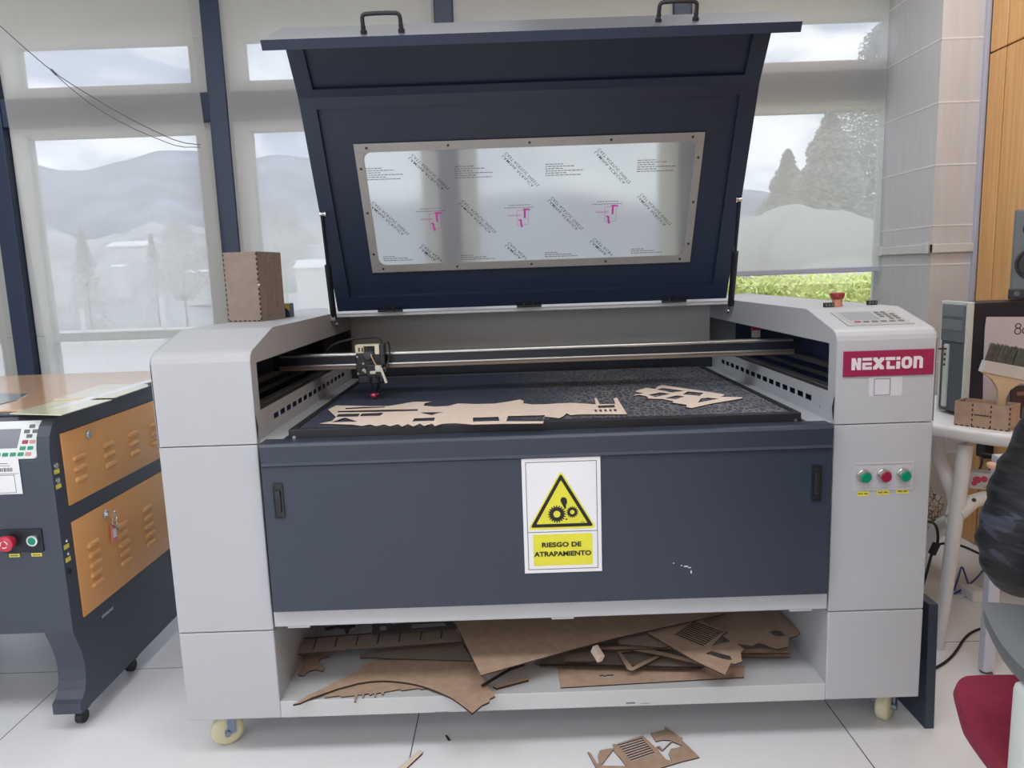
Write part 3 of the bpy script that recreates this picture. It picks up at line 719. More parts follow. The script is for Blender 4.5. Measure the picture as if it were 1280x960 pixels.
# gantry beam and laser head
gy = .50
bm = BM(); box(bm, (-.80, gy, .943), (.80, gy+.055, .985), .002); gb = obj('gantry_beam', bm, DARK, mach)
obj('linear_rail', q(box, (-.78, gy-.004, .981), (.78, gy+.03, .9905), .003), STEEL, gb); obj('linear_rail', q(box, (-.78, gy-.012, .953), (.78, gy, .959), .0015), STEEL, gb)
obj('beam_underside', q(box, (-.78, gy-.010, .943), (.78, gy, .9525), .001), M('bronze_rail', (120, 106, 96), .5, .3), gb)
hx = -.488
bm = BM(); box(bm, (hx-.052, gy-.04, .925), (hx+.036, gy-.014, .992), .003); box(bm, (hx-.02, gy-.055, .905), (hx+.03, gy-.03, .96), .003); box(bm, (hx+.02, gy-.045, .955), (hx+.036, gy-.012, 1.02), .003)
for z in (.937, .978):
    for x in (hx-.045, hx+.03): cyl(bm, (x, gy-.043, z), (x, gy-.038, z), .003, seg=8)
lh = obj('laser_head', bm, BLACK, mach)
bm = BM(); box(bm, (hx-.052, gy-.04, .993), (hx-.026, gy-.002, 1.0165), .002); box(bm, (hx-.026, gy-.012, .993), (hx+.022, gy-.002, 1.0165), .001); box(bm, (hx-.052, gy-.04, 1.0135), (hx+.022, gy-.002, 1.0175), .001); box(bm, (hx+.006, gy-.04, .985), (hx+.022, gy-.01, 1.0165), .002)
obj('beige_bracket', bm, BEIGE, lh)
bm = BM()
for x, y, z, r_ in ((hx-.040, gy-.041, 1.004, .0035), (hx-.030, gy-.041, 1.004, .0035)): box(bm, (x-r_*.6, y, z-.006), (x+r_*.6, y+.001, z+.006))
box(bm, (hx-.022, gy-.0135, .996), (hx+.004, gy-.0125, 1.012)); obj('bracket_slot', bm, BLACK, lh)
bm = BM(); lathe(bm, (hx-.012, gy-.040, .985), (.2, -1, .4), [(0, .016), (.006, .016), (.008, .012), (.0082, .010)], 20); obj('mirror_mount', bm, DARK, lh, sm=True)
for x, z in ((hx-.047, .982), (hx-.047, .932), (hx+.031, .982), (hx+.031, .945), (hx-.015, .955), (hx-.030, .962)): obj('cap_screw', q(lathe, (x, gy-.040, z), (0, -1, 0), [(0, .0034), (.0025, .0034), (.003, .0016), (.001, .0014)], 10), STEEL, lh, sm=True)
obj('wire_loom', q(tube, [(hx+.028, gy-.03, 1.012), (hx+.044, gy-.03, 1.030), (hx+.050, gy-.02, 1.005), (hx+.044, gy-.03, .965), (hx+.034, gy-.05, .935)], .0028, 8, 2), BLACK, lh, sm=True)
obj('wire', q(tube, [(hx-.008, gy-.03, 1.0), (hx-.004, gy-.05, .985), (hx+.008, gy-.058, .965), (hx+.014, gy-.062, .95)], .002, 6, 2), M('tan_wire', (190, 150, 120), .5), lh, sm=True)
obj('sensor_block', q(box, (hx-.045, gy-.052, .905), (hx-.018, gy-.036, .926), .002), DARK, lh)
bm = BM(); lathe(bm, (hx+.004, gy-.048, .925), (0, 0, -1), [(0, .018), (.02, .018), (.022, .013), (.032, .013), (.048, .004), (.052, .0035)], 18); obj('lens_tube', bm, DARK, lh, sm=True)
bm = BM(); box(bm, (hx+.008, gy-.064, .938), (hx+.026, gy-.05, .958), .003); cyl(bm, (hx+.024, gy-.058, .95), (hx+.040, gy-.066, .905), .0045, seg=10); box(bm, (hx-.008, gy-.062, .932), (hx+.01, gy-.052, .941), .002); cyl(bm, (hx-.030, gy-.05, .945), (hx-.022, gy-.045, .937), .005, seg=8)
obj('air_nozzle', bm, M('pale_fitting', (206, 204, 196), .4), lh, sm=True)
bm = BM(); lathe(bm, (hx-.004, gy-.045, .872), (0, 0, -1), [(0, .008), (.006, .011), (.011, .009), (.0125, 0)], 14); cyl(bm, (hx-.004, gy-.045, .870), (hx+.012, gy-.048, .870), .003, seg=8); obj('red_pointer', bm, M('red_pointer_lens', (176, 36, 66), .25), lh, sm=True)
bm = BM(); tube(bm, [(hx+.026, gy-.02, 1.018), (hx+.02, gy, 1.035), (hx-.03, gy+.02, 1.034), (hx-.09, gy+.03, 1.030), (hx-.15, gy+.04, 1.01), (hx-.17, gy+.05, .97)], .0035, 8, 2); obj('air_hose', bm, BLACK, lh, sm=True)
# limit switch
bm = BM(); box(bm, (.770, .84, .962), (.796, .86, .988), .002); ls = obj('limit_switch', bm, M('white_switch_body', (214, 206, 206), .4), mach); obj('switch_cap', q(box, (.767, .838, .9885), (.799, .862, 1.0), .002), RED, ls)
# castors
for x, y in ((-.865, .085), (.893, .10), (-.85, 1.2), (.78, .55)):
    r_ = .041; yaw_ = -1.15 if x < 0 else -.78
    ax = Vector((cos(yaw_), sin(yaw_), 0)); ax2 = Vector((-ax.y, ax.x, 0)); c = Vector((x, y, r_))
    mt = Matrix.Translation(c) @ Matrix.Rotation(yaw_, 4, 'Z')
    bm = BM(); lathe(bm, c-ax*.017, ax, [(0, .016), (.0, .030), (.003, .037), (.008, .041), (.026, .041), (.031, .037), (.034, .030), (.034, .016)], 32); cs = obj('castor', bm, CREAM, mach, sm=True)
    bm = BM(); box(bm, (-.026, .0, -.002), (-.0195, .020, .078), .001, mt); box(bm, (.0195, .0, -.002), (.026, .020, .078), .001, mt); box(bm, (-.03, -.028, .0735), (.03, .03, .0785), .001, mt); cyl(bm, c-ax*.031, c+ax*.031, .008, seg=12)
    obj('fork', bm, M('zinc_blue_plate', (128, 142, 166), .35, .6), cs)

# ---------------------------------------------------------------- lid (raised)
H0 = Vector((0, .798, 1.107)); H1 = Vector((0, .4935, 1.734)); H2 = Vector((0, .371, 1.8785)); H3 = Vector((0, .189, 1.795))
V1 = (H1-H0).normalized(); L1 = (H1-H0).length; V2 = (H2-H1).normalized(); L2 = (H2-H1).length; V3 = (H3-H2).normalized(); L3 = (H3-H2).length
N1 = X.cross(V1); N2 = X.cross(V2); N3 = X.cross(V3)       # towards the room for N1, N2
LW = .662
bm = BM()
sheet(bm, [rect(-LW, 0, LW, L1), rect(-.500, .160, .500, .538)[::-1]], H0-N1*.006, X, V1, .004)
sheet(bm, [rect(-LW, 0, LW, L2)], H1-N2*.006, X, V2, .004)
for x in (-LW, LW-.004):
    prism(bm, [Vector((x, 0, 0))+p for p in (H0+N1*.002, H0-N1*.02, H1-N1*.016, H2-N2*.01, H2+N2*.002, H1+N1*.003)], (.004, 0, 0))
lid = obj('lid', bm, SLATE_SHADED, mach)
# inner stiffening frame: channels round the two panels
bm = BM(); ch = .045
sheet(bm, [rect(-LW+.004, .004, LW-.004, L1), rect(-.613, .054, .607, .664)[::-1]], H0-N1*.002, X, V1, .014)
sheet(bm, [rect(-LW+.004, 0, LW-.004, L2-.004), rect(-.613, .026, .611, .150)[::-1]], H1-N2*.002, X, V2, .014)
obj('inner_frame', bm, SLATE_SHADED, lid)
# front flange with folded lip, carries the handles
bm = BM(); NF = -N3 if N3.z < 0 else N3
sheet(bm, [rect(-LW, 0, LW, L3)], H2, X, V3, .003 if N3.z > 0 else -.003)
prism(bm, [Vector((-LW, 0, 0))+p for p in (H3, H3+NF*.003, H3+NF*.003+V3*.003, H3+V3*.003-NF*.021, H3-NF*.021)], (2*LW, 0, 0))
for x in (-LW, LW-.003): prism(bm, [Vector((x, 0, 0))+p for p in (H2, H3, H3-NF*.021, H2-NF*.014)], (.003, 0, 0))
fl = obj('front_flange', bm, M('flange_outer_slate', (100, 104, 114), .3, var=.04), lid, mat2=SLATE_SHADED, edge_pick=lambda f: f.normal.dot(NF) < .5)
for xc in (-.368, .371):
    s_ = .158 if xc < 0 else .128
    bm = BM(); a = H2+V3*s_+NF*.003; hw = .047
    for sx in (-1, 1): lathe(bm, a+X*(xc+sx*hw), NF, [(0, .0085), (.008, .0085), (.010, .006), (.018, .006)], 14)
    tube(bm, [a+X*(xc-hw)+NF*.012, a+X*(xc-hw)+NF*.036, a+X*(xc-hw+.003)+NF*.042, a+X*(xc-hw+.012)+NF*.045, a+X*(xc+hw-.012)+NF*.045, a+X*(xc+hw-.003)+NF*.042, a+X*(xc+hw)+NF*.036, a+X*(xc+hw)+NF*.012], .0052, 10, 1)
    obj('handle', bm, BLACK, lid, sm=True)
for xc in (-.482, -.01, .482):
    bm = BM(); o = H0+N1*.0125
    sheet(bm, [rect(xc-.042, .004, xc+.042, .020)], o, X, V1, .003); cyl(bm, H0+X*(xc-.042)+N1*.012, H0+X*(xc+.042)+N1*.012, .0045, seg=10)
    obj('hinge', bm, DARK, lid)
    for d in (-.018, .012): obj('hinge_pin', q(cyl, o+X*(xc+d)+V1*.004+N1*.004, o+X*(xc+d)+V1*.018+N1*.005, .0026, seg=8), CHROME, lid, sm=True)
# window in the lid: aluminium strips, screws, film-covered acrylic with its print
pn = obj('window_pane', q(lambda b: sheet(b, [rrect(-.505, .156, .505, .543, .002)], H0-N1*.0018, X, V1, .0032)), GLASS, mach)
bm = BM(); vv = [bm.verts.new(H0+N1*.0017+X*x_+V1*s_) for x_, s_ in rect(-.505, .156, .505, .543)]; bm.faces.new(vv); obj('protective_film', bm, FILM, pn)
bm = BM()
for r4 in (rect(-.524, .534, .522, .560), rect(-.524, .140, .522, .165), rect(-.524, .1655, -.499, .5335), rect(.498, .1655, .522, .5335)): sheet(bm, [r4], H0+N1*.0024, X, V1, .003)
for sx, sz in ((-1, -1), (1, -1), (1, 1), (-1, 1)):   # rounded inner corners
    cx = -.499 if sx < 0 else .498; cz = .165 if sz < 0 else .534; r_ = .026
    L = [(cx, cz)] + [(cx-sx*r_+sx*r_*cos(t_), cz-sz*r_+sz*r_*sin(t_)) for t_ in [pi/2*i/6 for i in range(7)]]
    if sx*sz < 0: L = L[::-1]
    sheet(bm, [L], H0+N1*.0024, X, V1, .001)
wf = obj('window_frame', bm, ALU, mach)
SCR = M('dark_screw', (70, 64, 60), .4, .5)
for i in range(5):
    x = -.487+i*.974/4
    for s_ in (.547, .1525): obj('screw', q(lathe, H0+X*x+V1*s_+N1*.0054, N1, [(0, .0042), (.0015, .0038), (.002, 0)], 10), SCR, wf)
for i in range(3):
    s_ = .205+i*.14
    for x in (-.5115, .510): obj('screw', q(lathe, H0+X*x+V1*s_+N1*.0054, N1, [(0, .0042), (.0015, .0038), (.002, 0)], 10), SCR, wf)
def lp(px, py):
    p = onplane(px, py, H0+N1*.0024, N1); return p.x, (p-H0).dot(V1)
PRB = M('faded_black_print', (70, 70, 74), .6); bmg = BM()
OF = .0028
for (ax_, ay_, bx_, by_) in ((513, 195.5, 559, 238), (630, 193, 671, 234), (746, 188, 785, 230.5), (464, 254.5, 509, 294.5), (576, 252.5, 617.5, 292), (687.5, 248.5, 726, 288), (799, 244, 836, 282.5), (526, 308, 551, 328), (633.5, 305, 657, 325.5), (740, 300, 764, 321)):
    bmk = BM()
    (xa, sa), (xb, sb) = lp(ax_, ay_), lp(bx_, by_); d = Vector((xb-xa, sb-sa)); ln = d.length; d.normalize()
    AX = X*d.x+V1*d.y; AY = N1.cross(AX); mid = X*((xa+xb)/2)+V1*((sa+sb)/2)
    if by_ - ay_ > 30: la, lb, k2 = 'CAST ACRYLIC SHEETS', 'LAMINA ACRILICA', .93
    else: la, lb, k2 = 'CAST ACRY', 'LAMINA', .8
    text(bmk, la, H0+N1*(OF-.0004)+mid+AY*.0065, AX, AY, .0090, width=ln, bold=.002, flip=True, space=1.15)
    text(bmk, lb, H0+N1*(OF-.0004)+mid-AY*.0062-AX*ln*(1-k2)*.5, AX, AY, .0090, width=ln*k2, bold=.002, flip=True, space=1.15)
    obj('warning_print', bmk, PRB, pn)
for (x0, y0, n_, w_) in ((455, 211, 6, .115), (568, 208.5, 6, .118), (682, 205.5, 6, .118), (797, 200.5, 6, .118), (479, 321, 3, .10), (576, 319.5, 3, .11), (681, 316, 3, .11), (789, 311.5, 3, .10)):
    xa, sa = lp(x0, y0)
    for i in range(n_):
        w = w_*(.5, .78, .45, 1, .55, .95)[i % 6] if n_ == 6 else w_*(.4, .8, 1)[i]
        x = xa; s_ = sa-.0068*i
        while x < xa+w-.004:
            l_ = R.uniform(.004, .013); l_ = min(l_, xa+w-x)
            sheet(bmg, [rect(x, s_-.0012, x+l_, s_+.0012)], H0+N1*OF, X, V1, .0002); x += l_+.0022
for (x0, y0) in ((543, 277), (652.5, 272.5), (762, 268)):
    xa, sa = lp(x0, y0); bmp = BM()
    for i, w in enumerate((.075, .10)):
        for k_ in range(int(w/.0085)): sheet(bmg, [rect(xa-w*.55+k_*.0085, sa+.043-.008*i-.0010, xa-w*.55+k_*.0085+.0066, sa+.043-.008*i+.0010)], H0+N1*OF, X, V1, .0002)
    g = [rect(xa-.015, sa-.023, xa+.021, sa+.026), rect(xa-.0142, sa-.0222, xa+.0202, sa+.0252)[::-1]]
    sheet(bmp, g, H0+N1*OF, X, V1, .0002)
    # upper hooked stroke, lower smaller hooked stroke, small word to the left
    sheet(bmp, [[(xa+.006, sa+.0), (xa+.012, sa), (xa+.012, sa+.026), (xa+.022, sa+.027), (xa+.026, sa+.023), (xa+.026, sa+.029), (xa+.020, sa+.0315), (xa+.003, sa+.031), (xa+.003, sa+.028), (xa+.006, sa+.027)]], H0+N1*(OF+.0003), X, V1, .0002)
    sheet(bmp, [[(xa-.004, sa-.030), (xa+.003, sa-.030), (xa+.003, sa-.027), (xa+.001, sa-.026), (xa-.001, sa-.005), (xa-.006, sa-.003), (xa-.012, sa-.005), (xa-.011, sa-.008), (xa-.007, sa-.008), (xa-.005, sa-.026)]], H0+N1*(OF+.0003), X, V1, .0002)
    for i in range(7):
        xx = xa-.042+i*.0058; sheet(bmp, [rect(xx, sa+.008, xx+.0015, sa+.0135-.002*(i % 2)), rect(xx+.0003, sa+.0085, xx+.0011, sa+.010)[::-1]], H0+N1*OF, X, V1, .0002)
        sheet(bmp, [rect(xx, sa+.0075, xx+.004, sa+.009)], H0+N1*(OF+.0003), X, V1, .0002)
    obj('logo_print', bmp, PINK, pn)
obj('fine_print', bmg, M('faded_grey_print', (128, 128, 130), .6), pn)
# gas struts
for s in (-1, 1):
    a = Vector((s*.681, .815, 1.060)); b = H0+X*(s*.652)+V1*.352+N1*.018
    st = q(cyl, a+(b-a)*.06, a+(b-a)*.56, .0105, seg=16); gs = obj('gas_strut', st, BLACK, mach, sm=True)
    obj('strut_rod', q(cyl, a+(b-a)*.56, b, .0048, seg=12), DARK, gs, sm=True)
    bm = BM(); lathe(bm, b-X*(s*-.006), X*s*-1, [(0, .006), (.012, .006), (.016, .009), (.020, .009)], 12); obj('ball_joint', bm, CHROME, gs, sm=True)
    bm = BM(); lathe(bm, a-X*s*.012, X*s, [(0, .008), (.010, .008), (.012, .005), (.022, .005)], 12); cyl(bm, a, a+(b-a)*.07, .008, seg=12)
    obj('ball_joint', bm, CHROME, gs, sm=True)
    if s < 0:
        bm = BM(); d = (b-a).normalized(); x_, y_, _ = frame_of(d); box(bm, (-.695, .79, 1.075), (-.672, .80, 1.118), .001); obj('strut_plate', bm, STEEL, gs)

# ================================================================== MDF OFF-CUTS
def scrap(name, label, loops, z, th=.003, mat=None, tilt=None, group=None, edge=True, cat='wood scrap', smooth=0):
    """cut sheet lying at height z (or on the plane tilt = (point, normal)); outlines are given as seen in the photograph"""
    p, n = (Vector((0, 0, z)), Vector((0, 0, 1))) if tilt is None else (Vector(tilt[0]), Vector(tilt[1]).normalized())
    ax = Vector((1, 0, 0)); ax = (ax-n*ax.dot(n)).normalized(); ay = n.cross(ax)
    LL = []
    for i, L in enumerate(loops):
        if smooth and len(L) > 6: L = smooth_loop(L, smooth)
        c = []
        for px, py in L:
            w_ = onplane(px, py, p+n*th, n)-p; c.append((w_.dot(ax), w_.dot(ay)))
        LL.append(c)
    bm = BM(); sheet(bm, LL, p, ax, ay, th)
    o = obj(name, bm, mat or MDF, mat2=MDFE if edge else None, edge_pick=(lambda f: abs(f.normal.dot(n)) < .5) if edge else None)
    return tag(o, label, cat, group)
def Zm(ox, oy, s, pts): return [(ox+x/s, oy+y/s) for x, y in pts]
ZA = lambda *p: Zm(340, 750, 4, p)
ZB = lambda *p: Zm(640, 750, 3.2, p)
Z4 = lambda *p: Zm(380, 460, 4, p)
Z5 = lambda *p: Zm(680, 440, 3.368, p)
ZC = lambda *p: Zm(480, 890, 3.0476, p)
def slits(c00, c10, c11, c01, n, w=.5, m=.06):
    o = []
    f = lambda u, v: (c00[0]*(1-u)*(1-v)+c10[0]*u*(1-v)+c11[0]*u*v+c01[0]*(1-u)*v, c00[1]*(1-u)*(1-v)+c10[1]*u*(1-v)+c11[1]*u*v+c01[1]*(1-u)*v)
    for i in range(n):
        v0 = (i+.5-w/2)/n; v1 = (i+.5+w/2)/n
        o.append([f(m, v0), f(1-m, v0), f(1-m, v1), f(m, v1)])
    return o
G = 'MDF off-cuts on the storage shelf'
# on the cutting bed
scrap('cut_sheet', 'long pale laser-cut sheet with skyline cut-outs on the dark cutting bed',
      [Z4((120, 208), (160, 187), (235, 188), (330, 191), (420, 190), (480, 181), (545, 169), (640, 168), (604, 176), (598, 188), (650, 193), (720, 190), (770, 177), (860, 180), (950, 178), (1020, 168), (1080, 157), (1100, 165), (1095, 176), (1140, 182), (1210, 181)) +
       Z5((60, 216), (130, 214), (213, 220), (218, 220), (212, 194), (222, 194), (235, 220), (300, 218), (292, 195), (307, 192), (350, 262), (215, 262), (140, 263), (112, 266), (95, 258), (82, 270), (65, 278), (0, 272)) +
       Z4((1196, 277), (1000, 279), (840, 283), (760, 276), (690, 279), (655, 290), (640, 278), (600, 290), (580, 278), (545, 292), (520, 280), (490, 293), (470, 281), (430, 291), (400, 282), (360, 291), (330, 282), (290, 290), (240, 283), (150, 280), (75, 278), (140, 265), (160, 245), (140, 226)),
       Z4((207, 200), (300, 195), (404, 193), (404, 197), (207, 206)), Z4((166, 215), (400, 209), (568, 206), (570, 214), (400, 219), (170, 222)),
       Z4((160, 244), (172, 231), (280, 228), (270, 243)), Z4((278, 241), (290, 228), (392, 224), (395, 228), (380, 239)), Z4((135, 271), (205, 248), (268, 268)),
       Z4((580, 222), (700, 221), (660, 228), (640, 236), (610, 230)), Z4((542, 267), (552, 252), (655, 248), (650, 264)), Z4((845, 248), (972, 244), (978, 264), (845, 268)),
       Z4((1012, 266), (1020, 240), (1205, 236), (1196, 266)), Z5((226, 226), (296, 223), (300, 234), (230, 236)), Z5((212, 243), (222, 243), (224, 252), (214, 252)), Z5((232, 243), (242, 242), (245, 252), (235, 252)), Z5((252, 242), (262, 242), (266, 251), (256, 251)), Z5((273, 242), (283, 241), (287, 250), (277, 251)), Z5((292, 241), (302, 240), (308, 249), (297, 250))],
      .8548, mat=MDFL)
scrap('lattice_offcut', 'small pale broken lattice piece at the right of the cutting bed',
      [Z5((388, 163), (430, 150), (468, 156), (480, 144), (497, 139), (560, 148), (760, 178), (756, 184), (742, 188), (832, 190), (836, 195), (700, 218), (622, 236), (600, 232), (600, 222), (540, 213), (545, 207), (500, 198), (440, 196), (432, 186), (400, 180), (378, 184), (384, 178), (420, 174), (388, 168)),
       Z5((474, 158), (500, 152), (590, 163), (540, 171)), Z5((605, 166), (672, 172), (655, 185), (585, 178)), Z5((440, 180), (490, 170), (530, 176), (470, 190)), Z5((510, 194), (560, 183), (592, 187), (556, 199)), Z5((648, 213), (660, 196), (690, 192), (735, 197))],
      .8548, mat=MDFL)
# on the storage shelf, roughly bottom to top
S = .1652
scrap('mdf_sheet', 'flat strip of brown board with a small bird cut-out at the shelf front', [ZB((182, 262), (930, 262), (928, 308), (195, 350)), ZB((348, 302), (362, 299), (372, 304), (378, 300), (408, 298), (402, 304), (380, 310), (372, 313))], S, group=G)
scrap('jagged_offcut', 'brown off-cut with a toothed lower edge under the big arched piece',
      [ZA((262, 487), (272, 455), (430, 408), (560, 396), (700, 412), (785, 440), (745, 446), (735, 440), (650, 452), (640, 446), (560, 460), (558, 473), (548, 472), (545, 462), (520, 466), (518, 484), (512, 484), (510, 466), (490, 476), (485, 468), (462, 470), (458, 487), (450, 487), (450, 472), (428, 474), (420, 508), (410, 508), (414, 477), (345, 484), (338, 478))], S, group=G)
scrap('arched_offcut', 'large brown off-cut with a long arched edge reaching over the shelf front',
      [smooth_loop(ZA((105, 522), (180, 475), (260, 440), (350, 392), (445, 345)), 0) + ZA((445, 332), (520, 303), (700, 296), (1000, 300), (1045, 370), (1115, 480), (1090, 492), (1085, 510), (1050, 525), (1002, 566), (950, 525), (900, 490), (840, 462), (780, 438), (720, 421), (660, 410), (600, 404), (550, 402), (490, 406), (430, 415), (330, 442), (200, 487), (140, 515))], S+.0036, th=.005, group=G)  # thickened so the dark edge also stands for its shadow
scrap('small_stick', 'short dark brown stick lying in the middle of the shelf', [ZA((1105, 430), (1275, 385), (1282, 398), (1122, 440))], S, th=.006, group=G)
scrap('ornament_offcut', 'small brown cross-shaped ornament at the left end of the shelf', [ZA((150, 272), (190, 276), (240, 266), (300, 282), (250, 290), (232, 300), (236, 322), (262, 340), (252, 358), (230, 348), (200, 350), (172, 362), (160, 380), (125, 374), (142, 352), (158, 318), (150, 292))], S, group=G, smooth=1)
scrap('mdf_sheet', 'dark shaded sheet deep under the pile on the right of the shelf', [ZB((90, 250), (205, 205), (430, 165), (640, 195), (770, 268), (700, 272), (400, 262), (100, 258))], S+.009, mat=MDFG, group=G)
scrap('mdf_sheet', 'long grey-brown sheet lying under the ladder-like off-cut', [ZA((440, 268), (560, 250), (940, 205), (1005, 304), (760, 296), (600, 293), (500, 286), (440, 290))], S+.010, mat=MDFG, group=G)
scrap('mdf_strip', 'thin strip of board sticking out right, lowest of its stack', [ZB((880, 212), (1112, 208), (1114, 226), (900, 226))], S+.012, group=G)
scrap('mdf_strip', 'thin strip of board sticking out right, second of its stack', [ZB((870, 195), (1106, 192), (1108, 210), (900, 212))], S+.026, group=G)
scrap('narrow_strip', 'pale narrow strip crossing the middle of the dark scrap pile', [ZB((320, 190), (470, 184), (640, 180), (690, 194), (470, 196), (325, 200))], S+.034, group=G)
scrap('narrow_strip', 'brown strip slanting down under the off-cut with the dark hatching', [ZB((455, 196), (560, 198), (740, 240), (770, 262), (600, 222))], S+.030, group=G)
scrap('diamond_frame', 'thin brown diamond-shaped frame in the middle of the shelf pile', [ZB((420, 205), (500, 196), (602, 222), (480, 284), (462, 278)), ZB((436, 210), (500, 203), (575, 222), (482, 268))], S+.020, group=G)
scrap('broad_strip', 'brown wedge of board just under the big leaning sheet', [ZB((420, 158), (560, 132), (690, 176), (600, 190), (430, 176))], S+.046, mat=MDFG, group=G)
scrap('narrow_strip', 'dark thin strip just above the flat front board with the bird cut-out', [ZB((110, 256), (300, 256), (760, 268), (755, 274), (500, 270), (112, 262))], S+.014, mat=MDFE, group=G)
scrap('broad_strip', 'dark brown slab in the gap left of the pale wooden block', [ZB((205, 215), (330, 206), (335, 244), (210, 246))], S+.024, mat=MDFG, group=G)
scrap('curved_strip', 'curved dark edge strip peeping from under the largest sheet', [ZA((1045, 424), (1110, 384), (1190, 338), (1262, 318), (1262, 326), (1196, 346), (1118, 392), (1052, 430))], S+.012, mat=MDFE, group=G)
bm = BM(); c = Vector(at(747, 817, 'z', S+.05)); mt = Matrix.Translation(c) @ Matrix.Rotation(.5, 4, 'Z') @ Matrix.Rotation(.5, 4, 'X'); box(bm, (-.008, -.018, -.012), (.008, .018, .012), .001, mt)
tag(obj('wood_block', bm, MDFL), 'small pale wooden block in the middle of the scrap pile', 'wood scrap', G)
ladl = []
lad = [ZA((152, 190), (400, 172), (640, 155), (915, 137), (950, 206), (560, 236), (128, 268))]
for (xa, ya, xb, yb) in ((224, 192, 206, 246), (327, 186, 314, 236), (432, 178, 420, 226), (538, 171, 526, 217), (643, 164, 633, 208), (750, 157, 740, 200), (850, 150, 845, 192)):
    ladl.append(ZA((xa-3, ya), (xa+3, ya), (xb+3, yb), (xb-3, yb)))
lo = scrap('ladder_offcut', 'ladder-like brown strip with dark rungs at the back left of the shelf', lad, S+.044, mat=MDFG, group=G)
lo['_base'] = tuple(lo.location)
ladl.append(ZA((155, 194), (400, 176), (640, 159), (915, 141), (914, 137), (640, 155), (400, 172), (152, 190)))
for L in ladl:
    bm = BM(); sheet(bm, [[(lambda w_: (w_.x, w_.y))(at(px, py, 'z', S+.0475)) for px, py in L]], (0, 0, S+.0471), X, Vector((0, 1, 0)), .0006); obj('shade_strip', bm, MDFE, lo)  # slots' shade painted as dark strips, plus a dark line along the top
scrap('dark_offcut', 'dark flat off-cut behind the ladder-like strip at the back', [ZA((500, 118), (590, 112), (600, 122), (690, 110), (900, 98), (925, 138), (500, 166)), ZA((540, 126), (570, 124), (575, 150), (540, 154)), ZA((700, 118), (860, 108), (880, 128), (700, 142))], S+.055, mat=M('dark_mdf', (84, 78, 80), .8, var=.15), group=G)  # darker tone than the brown off-cuts
scrap('curved_bracket', 'dark curved two-armed bracket in the back left corner of the shelf', [ZA((262, 140), (320, 128), (410, 122), (420, 128), (390, 140), (380, 165), (368, 165), (362, 142), (330, 136), (275, 150))], S+.055, mat=MDFE, group=G)
scrap('mdf_sheet', 'broad brown off-cut with wavy right edge at the back right of the shelf', [ZB((760, 88), (850, 52), (1060, 44), (1158, 125), (1140, 142), (1108, 152), (1104, 186), (1060, 196), (1030, 188), (1010, 176), (985, 172), (960, 184), (880, 172), (850, 150)), ZB((1034, 128), (1050, 121), (1075, 124), (1092, 142), (1060, 146), (1040, 140))], S+.047, group=G)
scrap('hatched_offcut', 'brown off-cut with a block of dark slots, resting across the right of the pile',
      [ZB((528, 124), (600, 108), (735, 72), (862, 126), (842, 138), (812, 172), (800, 184), (850, 170), (885, 164), (930, 196), (915, 212), (920, 245), (892, 256), (875, 252), (868, 268), (852, 300), (730, 242)), ZB((775, 214), (800, 204), (840, 216), (872, 224), (880, 240), (845, 236), (800, 222))] +
      [[(640+x/3.2, 750+y/3.2) for x, y in L] for L in slits((724, 82), (850, 128), (768, 188), (644, 136), 10, .62, .04)], S+.056, group=G)
scrap('mdf_sheet', 'largest brown sheet leaning out over the middle of the shelf', [[(560, 758), (567.5, 775), (601, 844), (640, 833), (718, 811), (771, 797), (906, 767), (908, 754)]], S+.066, group=G)
# on the floor
fl_ = [ZC((775, 152), (786, 155), (812, 196), (820, 194), (814, 165), (822, 146), (850, 140), (876, 137), (871, 122), (884, 122), (985, 89), (1010, 112), (1034, 134), (1050, 128), (1062, 142), (1094, 108), (1060, 106), (1036, 112), (1026, 98), (1016, 80), (1068, 68), (1070, 55), (1128, 94), (1136, 96), (1134, 106), (1202, 172), (1130, 190), (1050, 214), (985, 240), (820, 236)),
       ZC((826, 204), (873, 143), (924, 206)), ZC((1040, 130), (1060, 148), (1098, 112), (1136, 128), (1116, 136), (1092, 140), (1084, 158), (1096, 186), (1074, 180), (1048, 150))]
fl_ += [Zm(480, 890, 3.0476, L) for L in slits((888, 124), (984, 96), (1036, 156), (940, 190), 8, .62, .03)]
scrap('hatched_offcut', 'brown cut-out sheet with slots and a triangle lying on the white floor', fl_, .0005)
scrap('small_stick', 'slim pale stick on the floor at the bottom edge, left of centre', [[(485, 970), (524, 937.5), (528.5, 939), (528, 941), (493, 974)]], .0005, th=.005, mat=MDFL)
scrap('wood_chip', 'tiny dark chip on the floor below the shelf', [[(556.5, 918.5), (559, 919), (563, 924.5), (560, 924.5)]], .0005, th=.003, mat=MDFE)

